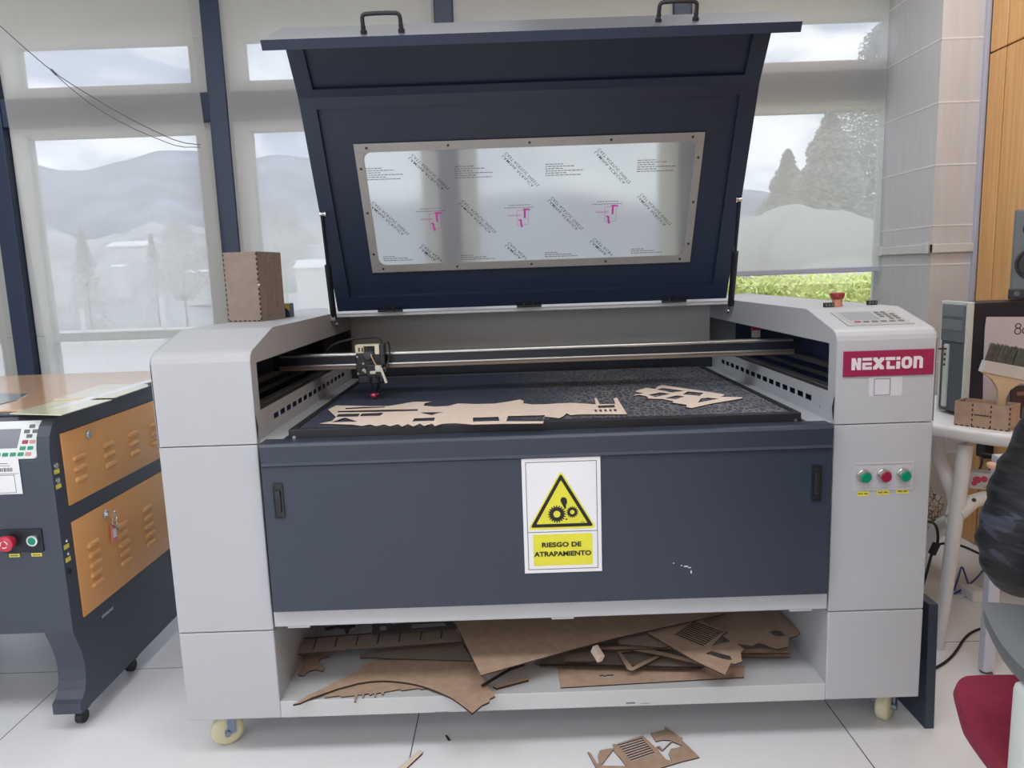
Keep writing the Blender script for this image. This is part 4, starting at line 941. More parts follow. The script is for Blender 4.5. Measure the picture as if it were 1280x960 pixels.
# tall laser-cut box on the left housing, small black and yellow carton behind it
def mdf_box(name, label, o, ang, w, d, h, cat, fingers=(), perf=False, open_top=False, dividers=(), mat=MDFG):
    t = thing(name, label, cat, o)
    mt = Matrix.Translation(Vector(o)) @ Matrix.Rotation(ang, 4, 'Z'); th = .003
    def pt(nm, a, b, m=mat): return obj(nm, q(box, a, b, 0, mt), m, t)
    pt('front_panel', (0, 0, 0), (w, th, h)); pt('back_panel', (0, d-th, 0), (w, d, h)); pt('side_panel', (0, th, 0), (th, d-th, h)); pt('side_panel', (w-th, th, 0), (w, d-th, h)); pt('bottom_panel', (th, th, 0), (w-th, d-th, th))
    for x in dividers: pt('divider', (x-th/2, th, th), (x+th/2, d-th, h*.86))
    if not open_top: pt('top_panel', (th, th, h-th), (w-th, d-th, h))
    bm = BM(); e = .0004
    for kind, a in fingers:
        n_ = int((w if kind in 'bt' else d if kind in 'sS' else h)/.014)
        for i in range(n_):
            u0 = (i+.25)/n_; u1 = (i+.75)/n_
            if kind == 'b': box(bm, (w*u0, -e, .0), (w*u1, th, .004), 0, mt)
            if kind == 's': box(bm, (w-th, d*u0, 0), (w+e, d*u1, .004), 0, mt)
            if kind == 'v': box(bm, (w*a-.0018, -e, h*u0), (w*a+.0018, th, h*u1), 0, mt)
    if perf:
        for j in range(3):
            for i in range(16):
                y = d*(.3+.2*j); z = h*(.08+.055*i); box(bm, (w-th, y-.0012, z-.0012), (w+e, y+.0012, z+.0012), 0, mt)
    obj('burnt_joint', bm, MDFE, t)
    return t, mt
b_t, b_m = mdf_box('laser_cut_box', 'tall brown laser-cut box standing on the left white housing', (-.921, .494, 1.0975), -.17, .108, .150, .205, 'box', (('b', 0), ('v', 0.012), ('v', .985)), perf=True)
bm = BM(); cyl(bm, b_m @ Vector((.108, -.0006, .108)), b_m @ Vector((.108, .002, .108)), .0028, seg=10); obj('pin', bm, PAPER, b_t)
t = thing('small_carton', 'small black and yellow carton behind the tall brown box', 'carton', (-.80, .66, 1.0975))
obj('carton_body', q(box, (-.830, .66, 1.0975), (-.786, .71, 1.1415), .001), SLATE_SHADED, t)
bm = BM(); prism(bm, [(-.830, .6594, 1.1412), (-.7855, .6594, 1.1412), (-.7855, .6594, 1.115), (-.792, .6594, 1.124), (-.804, .6594, 1.131), (-.830, .6594, 1.136)], (0, .0006, 0)); obj('yellow_corner', bm, M('carton_yellow', (176, 156, 60), .5), t)

# ================================================================== THE ORANGE AND GREY LASER CUTTER
XR, XL_ = -1.283, -2.30
lm = thing('laser_cutting_machine', 'smaller dark grey laser cutting machine with orange louvred side panels', 'laser cutter', (-1.79, .62, 0))
arc = [(.148, .775), (.150, .805), (.157, .835), (.172, .860), (.192, .876), (.215, .882)]
chord = [(.150, .772), (.207, .872), (.225, .880)]
def body_prof(c): return [(.148, .297)] + c + [(1.10, .886), (1.10, .297)]
obj('cabinet_body', q(prism, [(XL_+.034, y, z) for y, z in body_prof(chord)], (XR-.034-XL_-.034, 0, 0)), GREYM, lm)
for x in (XL_, XR-.034): obj('end_cheek', q(prism, [(x, y, z) for y, z in body_prof(arc)], (.034, 0, 0)), GREYM, lm)
legp = [(.148, .297)] + [(.158, .270), (.172, .235), (.180, .20), (.1815, .17), (.178, .14), (.168, .115), (.152, .098), (.140, .092), (.140, .062), (1.10, .062), (1.10, .297)]
for x in (XL_+.001, XR-.078): obj('leg_panel', q(prism, [(x, y, z) for y, z in legp], (.077, 0, 0)), GREYM, lm)
for z0, z1, cols, rows in ((.634, .832, (.265, .415, .557, .695, .835), (.753, .7225, .692)), (.314, .587, (.281, .436, .592, .75), (.497, .468, .4385, .409, .380))):
    bm = BM(); box(bm, (XR, .198, z0), (XR+.004, .965, z1), .001)
    for y in cols:
        for z in rows:
            mt = Matrix.Translation((XR+.004, y, z)); r0 = []
            for i in range(9):
                a = pi*i/8; r0.append((.0075*sin(a)*1.0, cos(a)*.0085))
            pts = [mt @ Vector((p[0], -.025, p[1])) for p in r0]; prism(bm, pts, (0, .046, 0))
            lathe(bm, mt @ Vector((0, -.025, 0)), (0, -1, 0), [(0, .0078), (.004, .006), (.006, .002)], 10)
    pnl = obj('louvred_side_panel', bm, ORANGE, lm, sm=True)
    y, z = (.318, .804) if z0 > .5 else (.352, .558)
    bm = BM(); lathe(bm, (XR+.004, y, z), (1, 0, 0), [(0, .0125), (.003, .0125), (.005, .010), (.006, .0095)], 20); box(bm, (XR+.0095, y-.0015, z-.006), (XR+.0105, y+.0015, z+.006)); obj('cam_lock', bm, CHROME, pnl, sm=True)
for (y, z, k) in ((.166, .748, 'port'), (.166, .708, 'port'), (.166, .541, 'lamp'), (.166, .505, 'lamp'), (.166, .457, 'socket')):
    bm = BM(); lathe(bm, (XR, y, z+.006), (1, 0, 0), [(0, .0085 if k != 'lamp' else .004), (.003, .008 if k != 'lamp' else .0038), (.0032, .0045), (.001, .004)], 14)
    po = obj('side_port', bm, CHROME if k != 'socket' else BLACK, lm, sm=True)
    if k != 'socket': obj('yellow_label', q(box, (XR, y-.010, z-.016), (XR+.0008, y+.012, z-.004)), YELLOWT, lm)
bm = BM()
for i in range(8): box(bm, (XR-.001, .285+i*.0075, .268), (XR+.0006, .285+i*.0075+.005, .268+.006+.002*(i % 2)))
obj('small_lettering', bm, M('pale_lettering', (170, 176, 190), .5), lm)
# front: control panel, sticker, buttons
CV = (Vector((0, .207, .872))-Vector((0, .150, .772))).normalized(); CO = Vector((0, .150, .772))
def cps(loops, off, th, nm, m, par):
    bm = BM(); sheet(bm, loops, CO+X.cross(CV)*off, X, CV, th); return obj(nm, bm, m, par)
cp2 = cps([rrect(-1.60, .006, -1.318, .110, .010)], 0, .006, 'control_panel', M('white_panel_plastic', (214, 220, 220), .35), lm)
cps([rect(-1.56, .035, -1.375, .088)], .006, .0006, 'display', SCREEN, cp2)
for (x, s_, m) in [(-1.347, .094, GREYP), (-1.358, .080, GREYP), (-1.336, .080, GREYP), (-1.349, .067, GREYP), (-1.357, .051, DRED), (-1.338, .051, M('pale_red_key', (196, 140, 140), .4)), (-1.360, .034, GREEN), (-1.340, .034, GREEN), (-1.342, .018, M('pale_red_key_low', (196, 140, 140), .4))] + [(-1.362-.020*i, .018, GREEN) for i in range(8)]:
    cps([rrect(x-.0075, s_-.005, x+.0075, s_+.005, .0015)], .006, .001, 'key', m, cp2)
bm = BM(); box(bm, (-1.50, .1472, .686), (-1.366, .148, .783)); lb = obj('asset_sticker', bm, PAPER, lm)
bm = BM(); xx = -1.45
while xx < -1.384:
    w_ = R.choice((.001, .0016, .0025)); box(bm, (xx, .1468, .747), (xx+w_, .1472, .757)); xx += w_+R.choice((.001, .002))
box(bm, (-1.46, .1468, .768), (-1.395, .1472, .7692)); box(bm, (-1.46, .1468, .762), (-1.39, .1472, .763)); box(bm, (-1.47, .1468, .7405), (-1.37, .1472, .7415)); box(bm, (-1.3825, .1468, .69), (-1.3815, .1472, .738)); box(bm, (-1.47, .1468, .7365), (-1.3825, .1472, .7375)); box(bm, (-1.47, .1468, .6895), (-1.3825, .1472, .6905)); obj('barcode', bm, INK, lb)
pl = obj('button_plate', q(box, (-1.440, .1455, .527), (-1.330, .148, .590), .002), DARK, lm)
bm = BM(); lathe(bm, (-1.413, .1455, .559), (0, -1, 0), [(0, .014), (.010, .014), (.012, .019), (.022, .0215), (.026, .0205), (.028, .017), (.0285, 0)], 28); es2 = obj('emergency_stop', bm, RED, lm, sm=True)
bm = BM(); c0 = Vector((-1.413, .1167, .559))
for a0 in (0, 2*pi/3, 4*pi/3):
    tube(bm, [c0+Vector((cos(a0+t_), 0, sin(a0+t_)))*.009 for t_ in (0, .35, .7, 1.05, 1.4)], .0012, 6)
obj('arrow_mark', bm, PAPER, es2)
bm = BM(); lathe(bm, (-1.352, .1455, .560), (0, -1, 0), [(0, .016), (.008, .0155), (.010, .0145), (.0102, .012)], 26); gz = obj('button_bezel', bm, CHROME, pl, sm=True)
bm = BM(); lathe(bm, (-1.352, .138, .560), (0, -1, 0), [(0, .0115), (.002, .0115), (.003, .010), (.0032, 0)], 22); obj('push_button', bm, GREEN, pl, sm=True)
for x in (-1.411, -1.352):
    yl = obj('yellow_label', q(box, (x-.014, .1472, .5135), (x+.014, .148, .5225)), YELLOWT, lm)
    bm = BM()
    for i in range(7): box(bm, (x-.010+i*.003, .1469, .5160), (x-.010+i*.003+.002, .1473, .5195))
    obj('label_writing', bm, INK, yl)
# lid on top: orange frame with pale windows
GLO = M('glossy_orange_lid', (224, 178, 136), .12, var=.03, coat=.6)
bm = BM(); box(bm, (XL_+.03, .26, .884), (XR-.02, 1.085, .890), .002); ld = obj('top_lid', bm, GLO, lm)
obj('lid_edge', q(box, (XL_+.034, .222, .8795), (XR-.02, .262, .886), .002), GREYM, lm)
obj('white_trim', q(box, (XR-.050, .262, .8895), (XR-.018, 1.085, .8925), .001), M('glossy_white_trim', (232, 232, 236), .15), ld)
PW = M('pale_yellow_window', (226, 222, 190), .12, var=.05, coat=.5); GW = M('glossy_dark_window', (120, 128, 140), .08, coat=.5)
for nm, loop, m in (('lid_window', Zm(0, 450, 5.818, ((395, 286), (745, 178), (1072, 176), (1080, 190), (842, 272))), PW), ('lid_window', Zm(0, 450, 5.818, ((70, 390), (405, 300), (815, 288), (445, 400))), PW), ('lid_window', Zm(0, 450, 5.818, ((-300, 310), (-180, 240), (205, 246), (120, 290), (-40, 330))), GW)):
    bm = BM(); L = [at(px, py, 'z', .8915) for px, py in loop]
    sheet(bm, [[(p.x, p.y) for p in L][::-1]], (0, 0, .8898), X, Vector((0, 1, 0)), .0022); obj(nm, bm, m, ld)
for x, y in ((XR-.04, .20), (XR-.04, .47), (XL_+.04, .2), (XL_+.04, .9), (XR-.04, .95)):
    bm = BM(); box(bm, (x-.020, y-.014, .040), (x+.020, y+.016, .062), .002); lathe(bm, (x-.011, y, .019), (1, 0, 0), [(0, .017), (.002, .019), (.020, .019), (.022, .017)], 20); obj('castor', bm, BLACK, lm, sm=True)
# keys hanging in the lower lock
t = thing('key_ring', 'key ring with a pale red tag hanging from the lower orange panel', 'keys', (XR+.02, .352, .50))
bm = BM(); box(bm, (XR+.008, .350, .553), (XR+.030, .354, .563), .001); lathe(bm, (XR+.028, .349, .558), (0, 1, 0), [(0, .010), (.002, .010), (.005, .010), (.007, .010)], 16); obj('key', bm, CHROME, t)
bm = BM(); c = Vector((XR+.026, .362, .546)); tube(bm, [c+Vector((0, cos(a), sin(a)))*.012 for a in [2*pi*i/16 for i in range(17)]], .0012, 6); c2 = Vector((XR+.022, .366, .528)); tube(bm, [c2+Vector((cos(a), 0, sin(a)))*.008 for a in [2*pi*i/12 for i in range(13)]], .0012, 6); obj('ring', bm, CHROME, t)
bm = BM(); mt = Matrix.Translation((XR+.016, .368, .494)) @ Matrix.Rotation(-.1, 4, 'X'); box(bm, (-.002, -.014, -.026), (.002, .014, .024), .0015, mt); obj('tag', bm, M('pale_red_tag', (226, 130, 120), .4), t)
bm = BM(); box(bm, (.0018, -.009, -.012), (.0026, .009, .014), 0, mt); obj('tag_paper', bm, PAPER, t)
bm = BM(); tube(bm, [(XR+.02, .366, .52), (XR+.02, .378, .508), (XR+.02, .388, .497)], .003, 6); obj('spare_key', bm, CHROME, t)

# ================================================================== RIGHT SIDE
# dark board leaning against the machine's right side
bm = BM(); box(bm, (-.012, 0, 0), (.012, .52, .345), .001, Matrix.Translation((.984, .045, 0)) @ Matrix.Rotation(-.02, 4, 'Y'))
bm2 = BM()
bd_ = tag(obj('dark_board', bm, M('dark_slate_board', (50, 60, 78), .5, var=.06)), 'dark slate board standing on edge beside the white machine', 'board')
# white table
ZT = .708
t = thing('table', 'white table with rounded corner and splayed legs by the wood wall', 'table', (1.5, .7, 0))
topL = [(1.13, 1.0), (1.135, .78), (1.15, .66), (1.18, .575), (1.225, .49), (1.265, .425), (1.31, .365), (1.36, .325), (1.42, .305), (1.50, .295), (1.86, .29), (1.86, 1.0)]
bm = BM(); sheet(bm, [topL], (0, 0, ZT-.040), X, Vector((0, 1, 0)), .040)
ed = [e for e in bm.edges if abs(e.verts[0].co.z-e.verts[1].co.z) < 1e-5 and len(e.link_faces) == 2 and abs(e.link_faces[0].normal.dot(e.link_faces[1].normal)) < .5]
bm.normal_update(); ed = [e for e in bm.edges if len(e.link_faces) == 2 and abs(e.verts[0].co.z-e.verts[1].co.z) < 1e-5 and abs(e.link_faces[0].normal.z-e.link_faces[1].normal.z) > .5 or False]
bmesh.ops.bevel(bm, geom=[e for e in ed if len(e.link_faces) == 2], offset=.012, segments=3, affect='EDGES', profile=.5)
obj('tabletop', bm, TABLEW, t, sm=True)
def leg(name, pts, rad, m=TABLEW): return obj(name, q(tube, pts, rad, 14, 1), m, t, sm=True)
lt = Vector(at(1207, 556, 'y', .47)); lj = at(1196, 640, 'y', .46)
leg('leg', [lt+Vector((0, 0, .0)), lj, Vector((1.239, .445, .0))], [.022, .022, .022, .021, .018, .016])
leg('brace', [at(1166, 545, 'y', .62), at(1180, 590, 'y', .58), at(1196, 625, 'y', .50), lj-Vector((.005, -.01, .02))], .022)
leg('brace', [lj+Vector((0, .012, -.035)), at(1178, 655, 'y', .56), at(1164, 672, 'y', .64), at(1150, 690, 'y', .74)], .023)
leg('stretcher', [lj+Vector((0, .0, -.005)), at(1222, 622, 'y', .48), at(1250, 622, 'y', .52), Vector((1.75, .6, lj.z+.02))], [.026, .025, .022, .020, .020, .020, .02, .02][:8])
obj('bolt', q(cyl, at(1217.5, 625, 'y', .452), at(1217.5, 625, 'y', .47), .006, seg=12), DARK, t)
leg('leg', [(1.75, .6, ZT-.03), (1.76, .6, .3), (1.80, .6, 0)], .022); leg('leg', [(1.20, .9, ZT-.03), (1.19, .92, .3), (1.17, .95, 0)], .022)
t = thing('square_post', 'pale square metal post standing in front of the white table', 'post', (1.282, .305, 0))
obj('post_tube', q(box, (1.274, .280, .012), (1.308, .306, ZT-.046), .002), M('pale_lilac_metal', (206, 210, 226), .35, var=.02), t)
obj('levelling_foot', q(lathe, (1.291, .293, 0), Z, [(0, .018), (.006, .018), (.008, .010), (.013, .010)], 16), CHROME, t, sm=True)
# PC tower
PX0, PY0 = 1.345, .575
t = thing('computer_tower', 'black and grey computer tower standing on the white table', 'computer', (PX0+.2, PY0+.07, ZT))
pz0, pz1 = ZT+.004, 1.073
obj('case', q(box, (PX0+.022, PY0, pz0), (PX0+.42, PY0+.135, pz1), .002), M('black_case', (20, 27, 44), .45, var=.08), t)
bm = BM(); box(bm, (PX0+.004, PY0-.004, pz0), (PX0+.024, PY0+.008, pz1+.004), .003); box(bm, (PX0+.004, PY0+.127, pz0), (PX0+.024, PY0+.139, pz1+.004), .003); box(bm, (PX0+.004, PY0, pz1-.008), (PX0+.024, PY0+.13, pz1+.004), .002); box(bm, (PX0-.006, PY0+.078, pz0+.02), (PX0+.004, PY0+.098, pz1-.135), .003)
fb = obj('front_bezel', bm, LGREY, t)
bm = BM(); box(bm, (PX0, PY0+.008, pz1-.125), (PX0+.02, PY0+.127, pz1-.008), .002); box(bm, (PX0+.006, PY0+.008, pz0+.01), (PX0+.02, PY0+.127, pz1-.125))
for i in range(14): box(bm, (PX0+.003, PY0+.010+i*.0085, pz0+.012), (PX0+.007, PY0+.014+i*.0085, pz1-.13))
obj('front_grille', bm, M('dark_grey_bezel', (96, 102, 110), .4), t)
for z in (pz1-.045, pz1-.088): obj('drive_bay', q(box, (PX0-.002, PY0+.014, z), (PX0+.004, PY0+.121, z+.033), .001), M('mid_grey_bay', (112, 118, 126), .35), t)
bm = BM()
for i in range(3): cyl(bm, (PX0-.0075, PY0+.088, .905-i*.017), (PX0-.005, PY0+.088, .905-i*.017), .0045, seg=10)
obj('front_port', bm, BLACK, t)
bm = BM(); box(bm, (PX0-.028, PY0+.080, .921), (PX0-.004, PY0+.092, .926), .001); tag(obj('usb_stick', bm, M('purple_stick', (92, 40, 66), .4)), 'small dark purple stick plugged into the computer front', 'usb stick')
# paper with a hand-written number on the case side
py_ = PY0-.0012
L = [at(px, py, 'y', py_) for px, py in ((1233, 396), (1300, 396), (1300, 545), (1228, 545), (1229, 455), (1231, 410))]
bm = BM(); sheet(bm, [[(p.x, p.z) for p in L][::-1]], (0, py_, 0), X, Z, .0006)
pp = tag(obj('paper_note', bm, M('off_white_note', (196, 188, 196), .6, var=.03)), 'off-white paper with a handwritten number leaning on the computer side', 'paper')
bm = BM(); p = at(1277, 411, 'y', py_); 
tube(bm, [Vector((p.x-.012+.0085*cos(a), py_-.001, p.z+.0095+.0075*sin(a))) for a in [2*pi*i/14 for i in range(15)]], .0014, 6); tube(bm, [Vector((p.x-.012+.0095*cos(a), py_-.001, p.z-.007+.009*sin(a))) for a in [2*pi*i/14 for i in range(15)]], .0014, 6); tube(bm, [Vector((p.x+.014+.012*cos(a), py_-.001, p.z-.006+.010*sin(a))) for a in [2*pi*i/14 for i in range(15)]], .0014, 6)
obj('handwriting', bm, INK, pp)
# compartment box, brush, dark printed card behind
ob_o = at(1192, 531, 'z', ZT); ob_e = at(1262, 540, 'z', ZT); dv = ob_e-ob_o; ang = atan2(dv.y, dv.x); wl = sqrt(dv.x**2+dv.y**2)
o_t, o_m = mdf_box('compartment_box', 'small brown laser-cut compartment box on the white table', (ob_o.x, ob_o.y, ZT), ang, wl, .075, .075, 'box', (('b', 0), ('v', .33), ('v', .66), ('v', .985)), open_top=True, dividers=(wl*.33, wl*.66), mat=MDF)
bm = BM()
for i in range(9): box(bm, (wl*.37+i*wl*.03, -.0006, .037), (wl*.37+i*wl*.03+.0035, 0, .0415-.001*(i % 2)), 0, o_m)
obj('engraved_lettering', bm, MDFE, o_t)
t = thing('paint_brush', 'wide flat paint brush standing bristles-up in the compartment box', 'brush', o_m @ Vector((wl*.8, .04, .01)))
bc = o_m @ Vector((wl*.80, .045, 0)); yb_ = bc.y+.01
def bp3(px, py): return at(px, py, 'y', yb_)
def plate(loop, th): 
    P_ = [bp3(*p) for p in loop]; bm = BM(); prism(bm, [p-Vector((0, th/2, 0)) for p in P_], (0, th, 0)); return bm
h0 = bp3(1252, 500)
bm = plate([(1225.5, 464), (1300, 478), (1300, 490), (1275, 478), (1262, 487), (1256, 497), (1255, 522), (1245, 522), (1247, 497), (1246, 486), (1239, 474)], .010); obj('handle', bm, M('pale_wood_handle', (204, 180, 152), .5, var=.06, stretch=(4, 4, 40)), t)
obj('ferrule', plate([(1225, 464), (1230, 450), (1302, 463), (1300, 479)], .018), M('tin_ferrule', (206, 210, 212), .35, .25), t)
bm = BM(); rr = random.Random(4)
for i in range(300):
    u_ = i/299; px0, py0 = 1231+70*u_, 451+13*u_; px1, py1 = 1239+70*u_+rr.gauss(0, .8), 429.5+13*u_+rr.gauss(0, 1.0)
    a, b = bp3(px0, py0), bp3(px1, py1); dy = rr.uniform(-.006, .006); cyl(bm, a+Vector((0, dy, 0)), b+Vector((0, dy*1.4, 0)), .0016, .0011, seg=5)
obj('bristles', bm, M('grey_bristle', (92, 90, 84), .8, var=.3, scale=60), t)
L = [at(px, py, 'y', .548) for px, py in ((1264, 484), (1310, 478), (1310, 530), (1264, 524))]
bm = BM(); prism(bm, L, (0, .006, 0)); cd = tag(obj('printed_card', bm, M('dark_card', (70, 52, 56), .6)), 'dark printed card standing behind the compartment box', 'card')
bm = BM(); p = at(1273, 510, 'y', .547); text(bm, '&', (p.x, .5475, p.z), X, Z, .026, bold=.03); obj('card_print', bm, INK, cd)
bm = BM(); p = at(1275, 493, 'y', .547); box(bm, (p.x-.01, .5465, p.z-.004), (p.x+.05, .5478, p.z+.008)); obj('card_picture', bm, M('card_pink', (150, 104, 104), .6), cd)
# loudspeaker standing on the computer
sp = at(1266, 374, 'y', .64); sx0 = sp.x+.012
t = thing('loudspeaker', 'grey loudspeaker with black drivers standing on the computer tower', 'speaker', (sx0+.08, .64, pz1+.004))
obj('speaker_cabinet', q(box, (sx0, .60, pz1+.0125), (sx0+.15, .70, pz1+.285), .006), M('grey_speaker_front', (98, 104, 110), .4, var=.05), t)
obj('speaker_base', q(box, (sx0-.003, .594, pz1+.0045), (sx0+.155, .70, pz1+.036), .003), BLACK, t)
for z, r_ in ((pz1+.115, .046), (pz1+.225, .032)):
    bm = BM(); lathe(bm, (sx0+.060, .5995, z), (0, -1, 0), [(0, r_*1.12), (.003, r_*1.12), (.004, r_), (.0, r_*.85), (-.010, r_*.35), (-.006, r_*.2), (-.004, 0)], 28); obj('driver', bm, BLACK, t, sm=True)
bm = BM(); cyl(bm, (sx0+.02, .588, pz1+.022), (sx0+.02, .596, pz1+.022), .008, seg=14); cyl(bm, (sx0+.05, .588, pz1+.022), (sx0+.05, .596, pz1+.022), .008, seg=14); obj('knob', bm, GREYP, t, sm=True)
t.rotation_euler = (0, 0, -.6); t.location.x -= .008
# things under the table
p = at(1227, 604, 'y', .56)
t = thing('patterned_box', 'small white box with pink and yellow pattern on the table stretcher', 'box', (p.x, .56, lj.z+.03))
mt = Matrix.Translation((p.x, .56, lj.z+.062)) @ Matrix.Rotation(-.5, 4, 'Z')
obj('box_body', q(box, (-.035, -.025, -.018), (.045, .025, .035), .002, mt), PAPER, t)
bm = BM()
for x, z, r_ in ((-.015, .012, .012), (.004, .016, .010), (-.022, .0, .008)): cyl(bm, mt @ Vector((x, -.0258, z)), mt @ Vector((x, -.0248, z)), r_, seg=12)
obj('pink_pattern', bm, M('pink_flower', (226, 84, 112), .5), t)
obj('yellow_pattern', q(box, (.004, -.0257, -.014), (.040, -.0248, -.004), 0, mt), M('yellow_patch', (226, 196, 110), .5), t)
p = at(1236, 561, 'x', 1.873)
tag(obj('power_adapter', q(box, (1.838, p.y-.03, p.z-.035), (1.8745, p.y+.03, p.z+.04), .004), BLACK), 'black plug adapter on the wood wall under the table', 'adapter')
tag(obj('wall_sheet', q(box, (1.869, 1.20, .50), (1.873, 1.255, .62)), PAPER), 'small white sheet low on the wood wall under the table', 'paper')
# crumpled bag of white shreds beside the column
bm = BM(); bmesh.ops.create_icosphere(bm, subdivisions=4, radius=1); rr = random.Random(9); phs = [rr.uniform(0, 6) for _ in range(6)]
for v in bm.verts:
    c = v.co; k = 1+.10*sin(c.x*9+phs[0])*sin(c.z*8+phs[1])+.07*sin(c.y*14+phs[2]+c.x*6)
    v.co = Vector((1.40+c.x*.20*k, 1.12+c.y*.16*k, max(.02, .20+c.z*.20*k)))
def mat_shred():
    m, nt, o_ = newmat('black_white_shreds'); b = nt.nodes.new('ShaderNodeBsdfPrincipled'); nt.links.new(b.outputs[0], o_.inputs[0]); b.inputs['Roughness'].default_value = .5
    tc_ = nt.nodes.new('ShaderNodeTexCoord'); v_ = nt.nodes.new('ShaderNodeTexVoronoi'); v_.feature = 'DISTANCE_TO_EDGE'; v_.inputs['Scale'].default_value = 45
    nt.links.new(tc_.outputs['Object'], v_.inputs['Vector']); r_ = nt.nodes.new('ShaderNodeValToRGB'); r_.color_ramp.elements[0].position = .02; r_.color_ramp.elements[0].color = lin((88, 84, 92))+(1,); r_.color_ramp.elements[1].position = .12; r_.color_ramp.elements[1].color = lin((226, 224, 228))+(1,)
    nt.links.new(v_.outputs[0], r_.inputs[0]); nt.links.new(r_.outputs[0], b.inputs['Base Color']); return m
tag(obj('crumpled_bag', bm, mat_shred(), sm=True), 'crumpled white bag with black pattern on the floor below the table', 'bag')
# cables on the floor
def cable(label, pts, r_, m, name='cable', extra=None, group=None):
    bm = BM(); tube(bm, pts, r_, 8, 2)
    if extra: extra(bm)
    return tag(obj(name, bm, m, sm=True), label, 'cable', group)
c_ = [at(1140, 655, 'y', .52), at(1160, 651, 'y', .52), at(1170, 655, 'y', .51), at(1173, 670, 'y', .50), at(1171, 684, 'y', .50), at(1165, 690, 'y', .50), at(1160, 710, 'y', .49), at(1150, 745, 'y', .47)]
t = thing('ferrite_cable', 'black cord with a thick ferrite lump hanging beside the machine', 'cable', (1.2, .58, .3))
bm = BM(); tube(bm, c_, .0042, 8, 2); obj('cord', bm, RUBBER, t, sm=True)
a, b = at(1171, 679, 'y', .50), at(1164.5, 693, 'y', .50); obj('ferrite', q(lathe, a, b-a, [(0, .006), (.001, .0115), ((b-a).length-.001, .0115), ((b-a).length, .006)], 16), RUBBER, t, sm=True)
fz = lambda px, py, z=.004: at(px, py, 'z', z)
cable('black floor cable curving from the dark board to the square post', [fz(1150, 842), fz(1168, 836), fz(1185, 826), fz(1197, 812), fz(1205, 798), fz(1216, 789), fz(1232, 784), fz(1250, 781)], .004, RUBBER)
cable('black cable running along the floor behind the table leg', [fz(1152, 688), fz(1168, 681), fz(1188, 678), fz(1205, 683), fz(1222, 691), fz(1245, 702)], .005, RUBBER)
cable('dark flat cable on the floor at the foot of the column', [fz(1176, 659), fz(1190, 657), fz(1200, 656)], .006, RUBBER)
cable('blue network cable looped upright on the floor by the post', [fz(1192, 738), fz(1197, 726, .02), fz(1202, 705, .05), fz(1207, 720, .02), fz(1212, 735), fz(1218, 744)], .0035, BLUEC)
cable('blue network cable crossing flat on the floor behind the post', [fz(1193, 742), fz(1206, 735, .012), fz(1222, 722, .012), fz(1232, 708), fz(1240, 700)], .0035, BLUEC)
cable('white cable on the floor beside the blue loops', [fz(1200, 748), fz(1206, 744), fz(1215, 738, .014), fz(1230, 728)], .0035, PAPER)
cable('red cable lying on the floor behind the table leg', [fz(1168, 667), fz(1180, 668), fz(1190, 665), fz(1205, 655), fz(1216, 640, .05), fz(1218, 628, .12)], .0035, REDC)
tag(obj('cable_adapter', q(box, fz(1216, 752)-Vector((0, 0, .004)), fz(1228, 748)+Vector((0, .05, .035)), .004), PAPER), 'small white adapter block on the floor in front of the post', 'adapter')
cable('black cable hanging from the adapter to the patterned box', [(1.845, p.y, p.z-.03), at(1228, 578, 'y', 1.0), at(1222, 592, 'y', .8), at(1217, 603, 'y', .62)], .004, RUBBER)
cable('second black cable from the adapter toward the jacket', [(1.845, p.y, p.z-.02), at(1240, 568, 'y', .95), at(1250, 574, 'y', .8), at(1268, 582, 'y', .6)], .004, RUBBER)
cable('blue cable hanging in a curve beside the post', [at(1243, 572, 'y', .75), at(1237, 586, 'y', .72), at(1236, 602, 'y', .7), at(1240, 618, 'y', .7)], .005, BLUEC)

# ---------------------------------------------------------------- chair and person at the right edge
cy_ = -.36; cd_ = Vector((sin(.12), cos(.12), 0)); cl_ = Vector((-cd_.y, cd_.x, 0))
t = thing('office_chair', 'office chair with red seat and grey armrests at the right edge', 'chair', (.95, -.72, 0))
sc_ = Vector((.910, -.69, 0)); zc = .445
seat = [(-.235, .16), (-.25, .10), (-.25, -.16), (-.20, -.24), (.20, -.24), (.25, -.16), (.25, .10), (.235, .20), (.18, .245), (-.17, .245), (-.215, .215)]
def cw(l, d, z): return sc_ - cl_*l + cd_*d + Vector((0, 0, z))      # l>0 to the person's right
bm = BM()
rings = []
sl = smooth_loop(seat, 2)
for z, k in ((zc-.06, .90), (zc-.05, .97), (zc-.02, 1.0), (zc-.004, .985), (zc, .95)): rings.append([bm.verts.new(cw(x*k, y*k, z)) for x, y in sl])
for A, B in zip(rings, rings[1:]):
    for i in range(len(A)):
        j = (i+1) % len(A); bm.faces.new((A[i], A[j], B[j], B[i]))
bm.faces.new(rings[0][::-1]); bm.faces.new(rings[-1]); obj('seat', bm, REDF, t, sm=True)
mt = Matrix.Translation(sc_) @ Matrix.Rotation(-.12, 4, 'Z')
bm = BM(); box(bm, (-.22, -.30, .62), (.22, -.25, 1.06), .02, mt @ Matrix.Translation((0, 0, 0)), 4); obj('backrest', bm, REDF, t, sm=True)
obj('back_support', q(box, (-.04, -.31, .42), (.04, -.27, .75), .008, mt), GREYP, t)
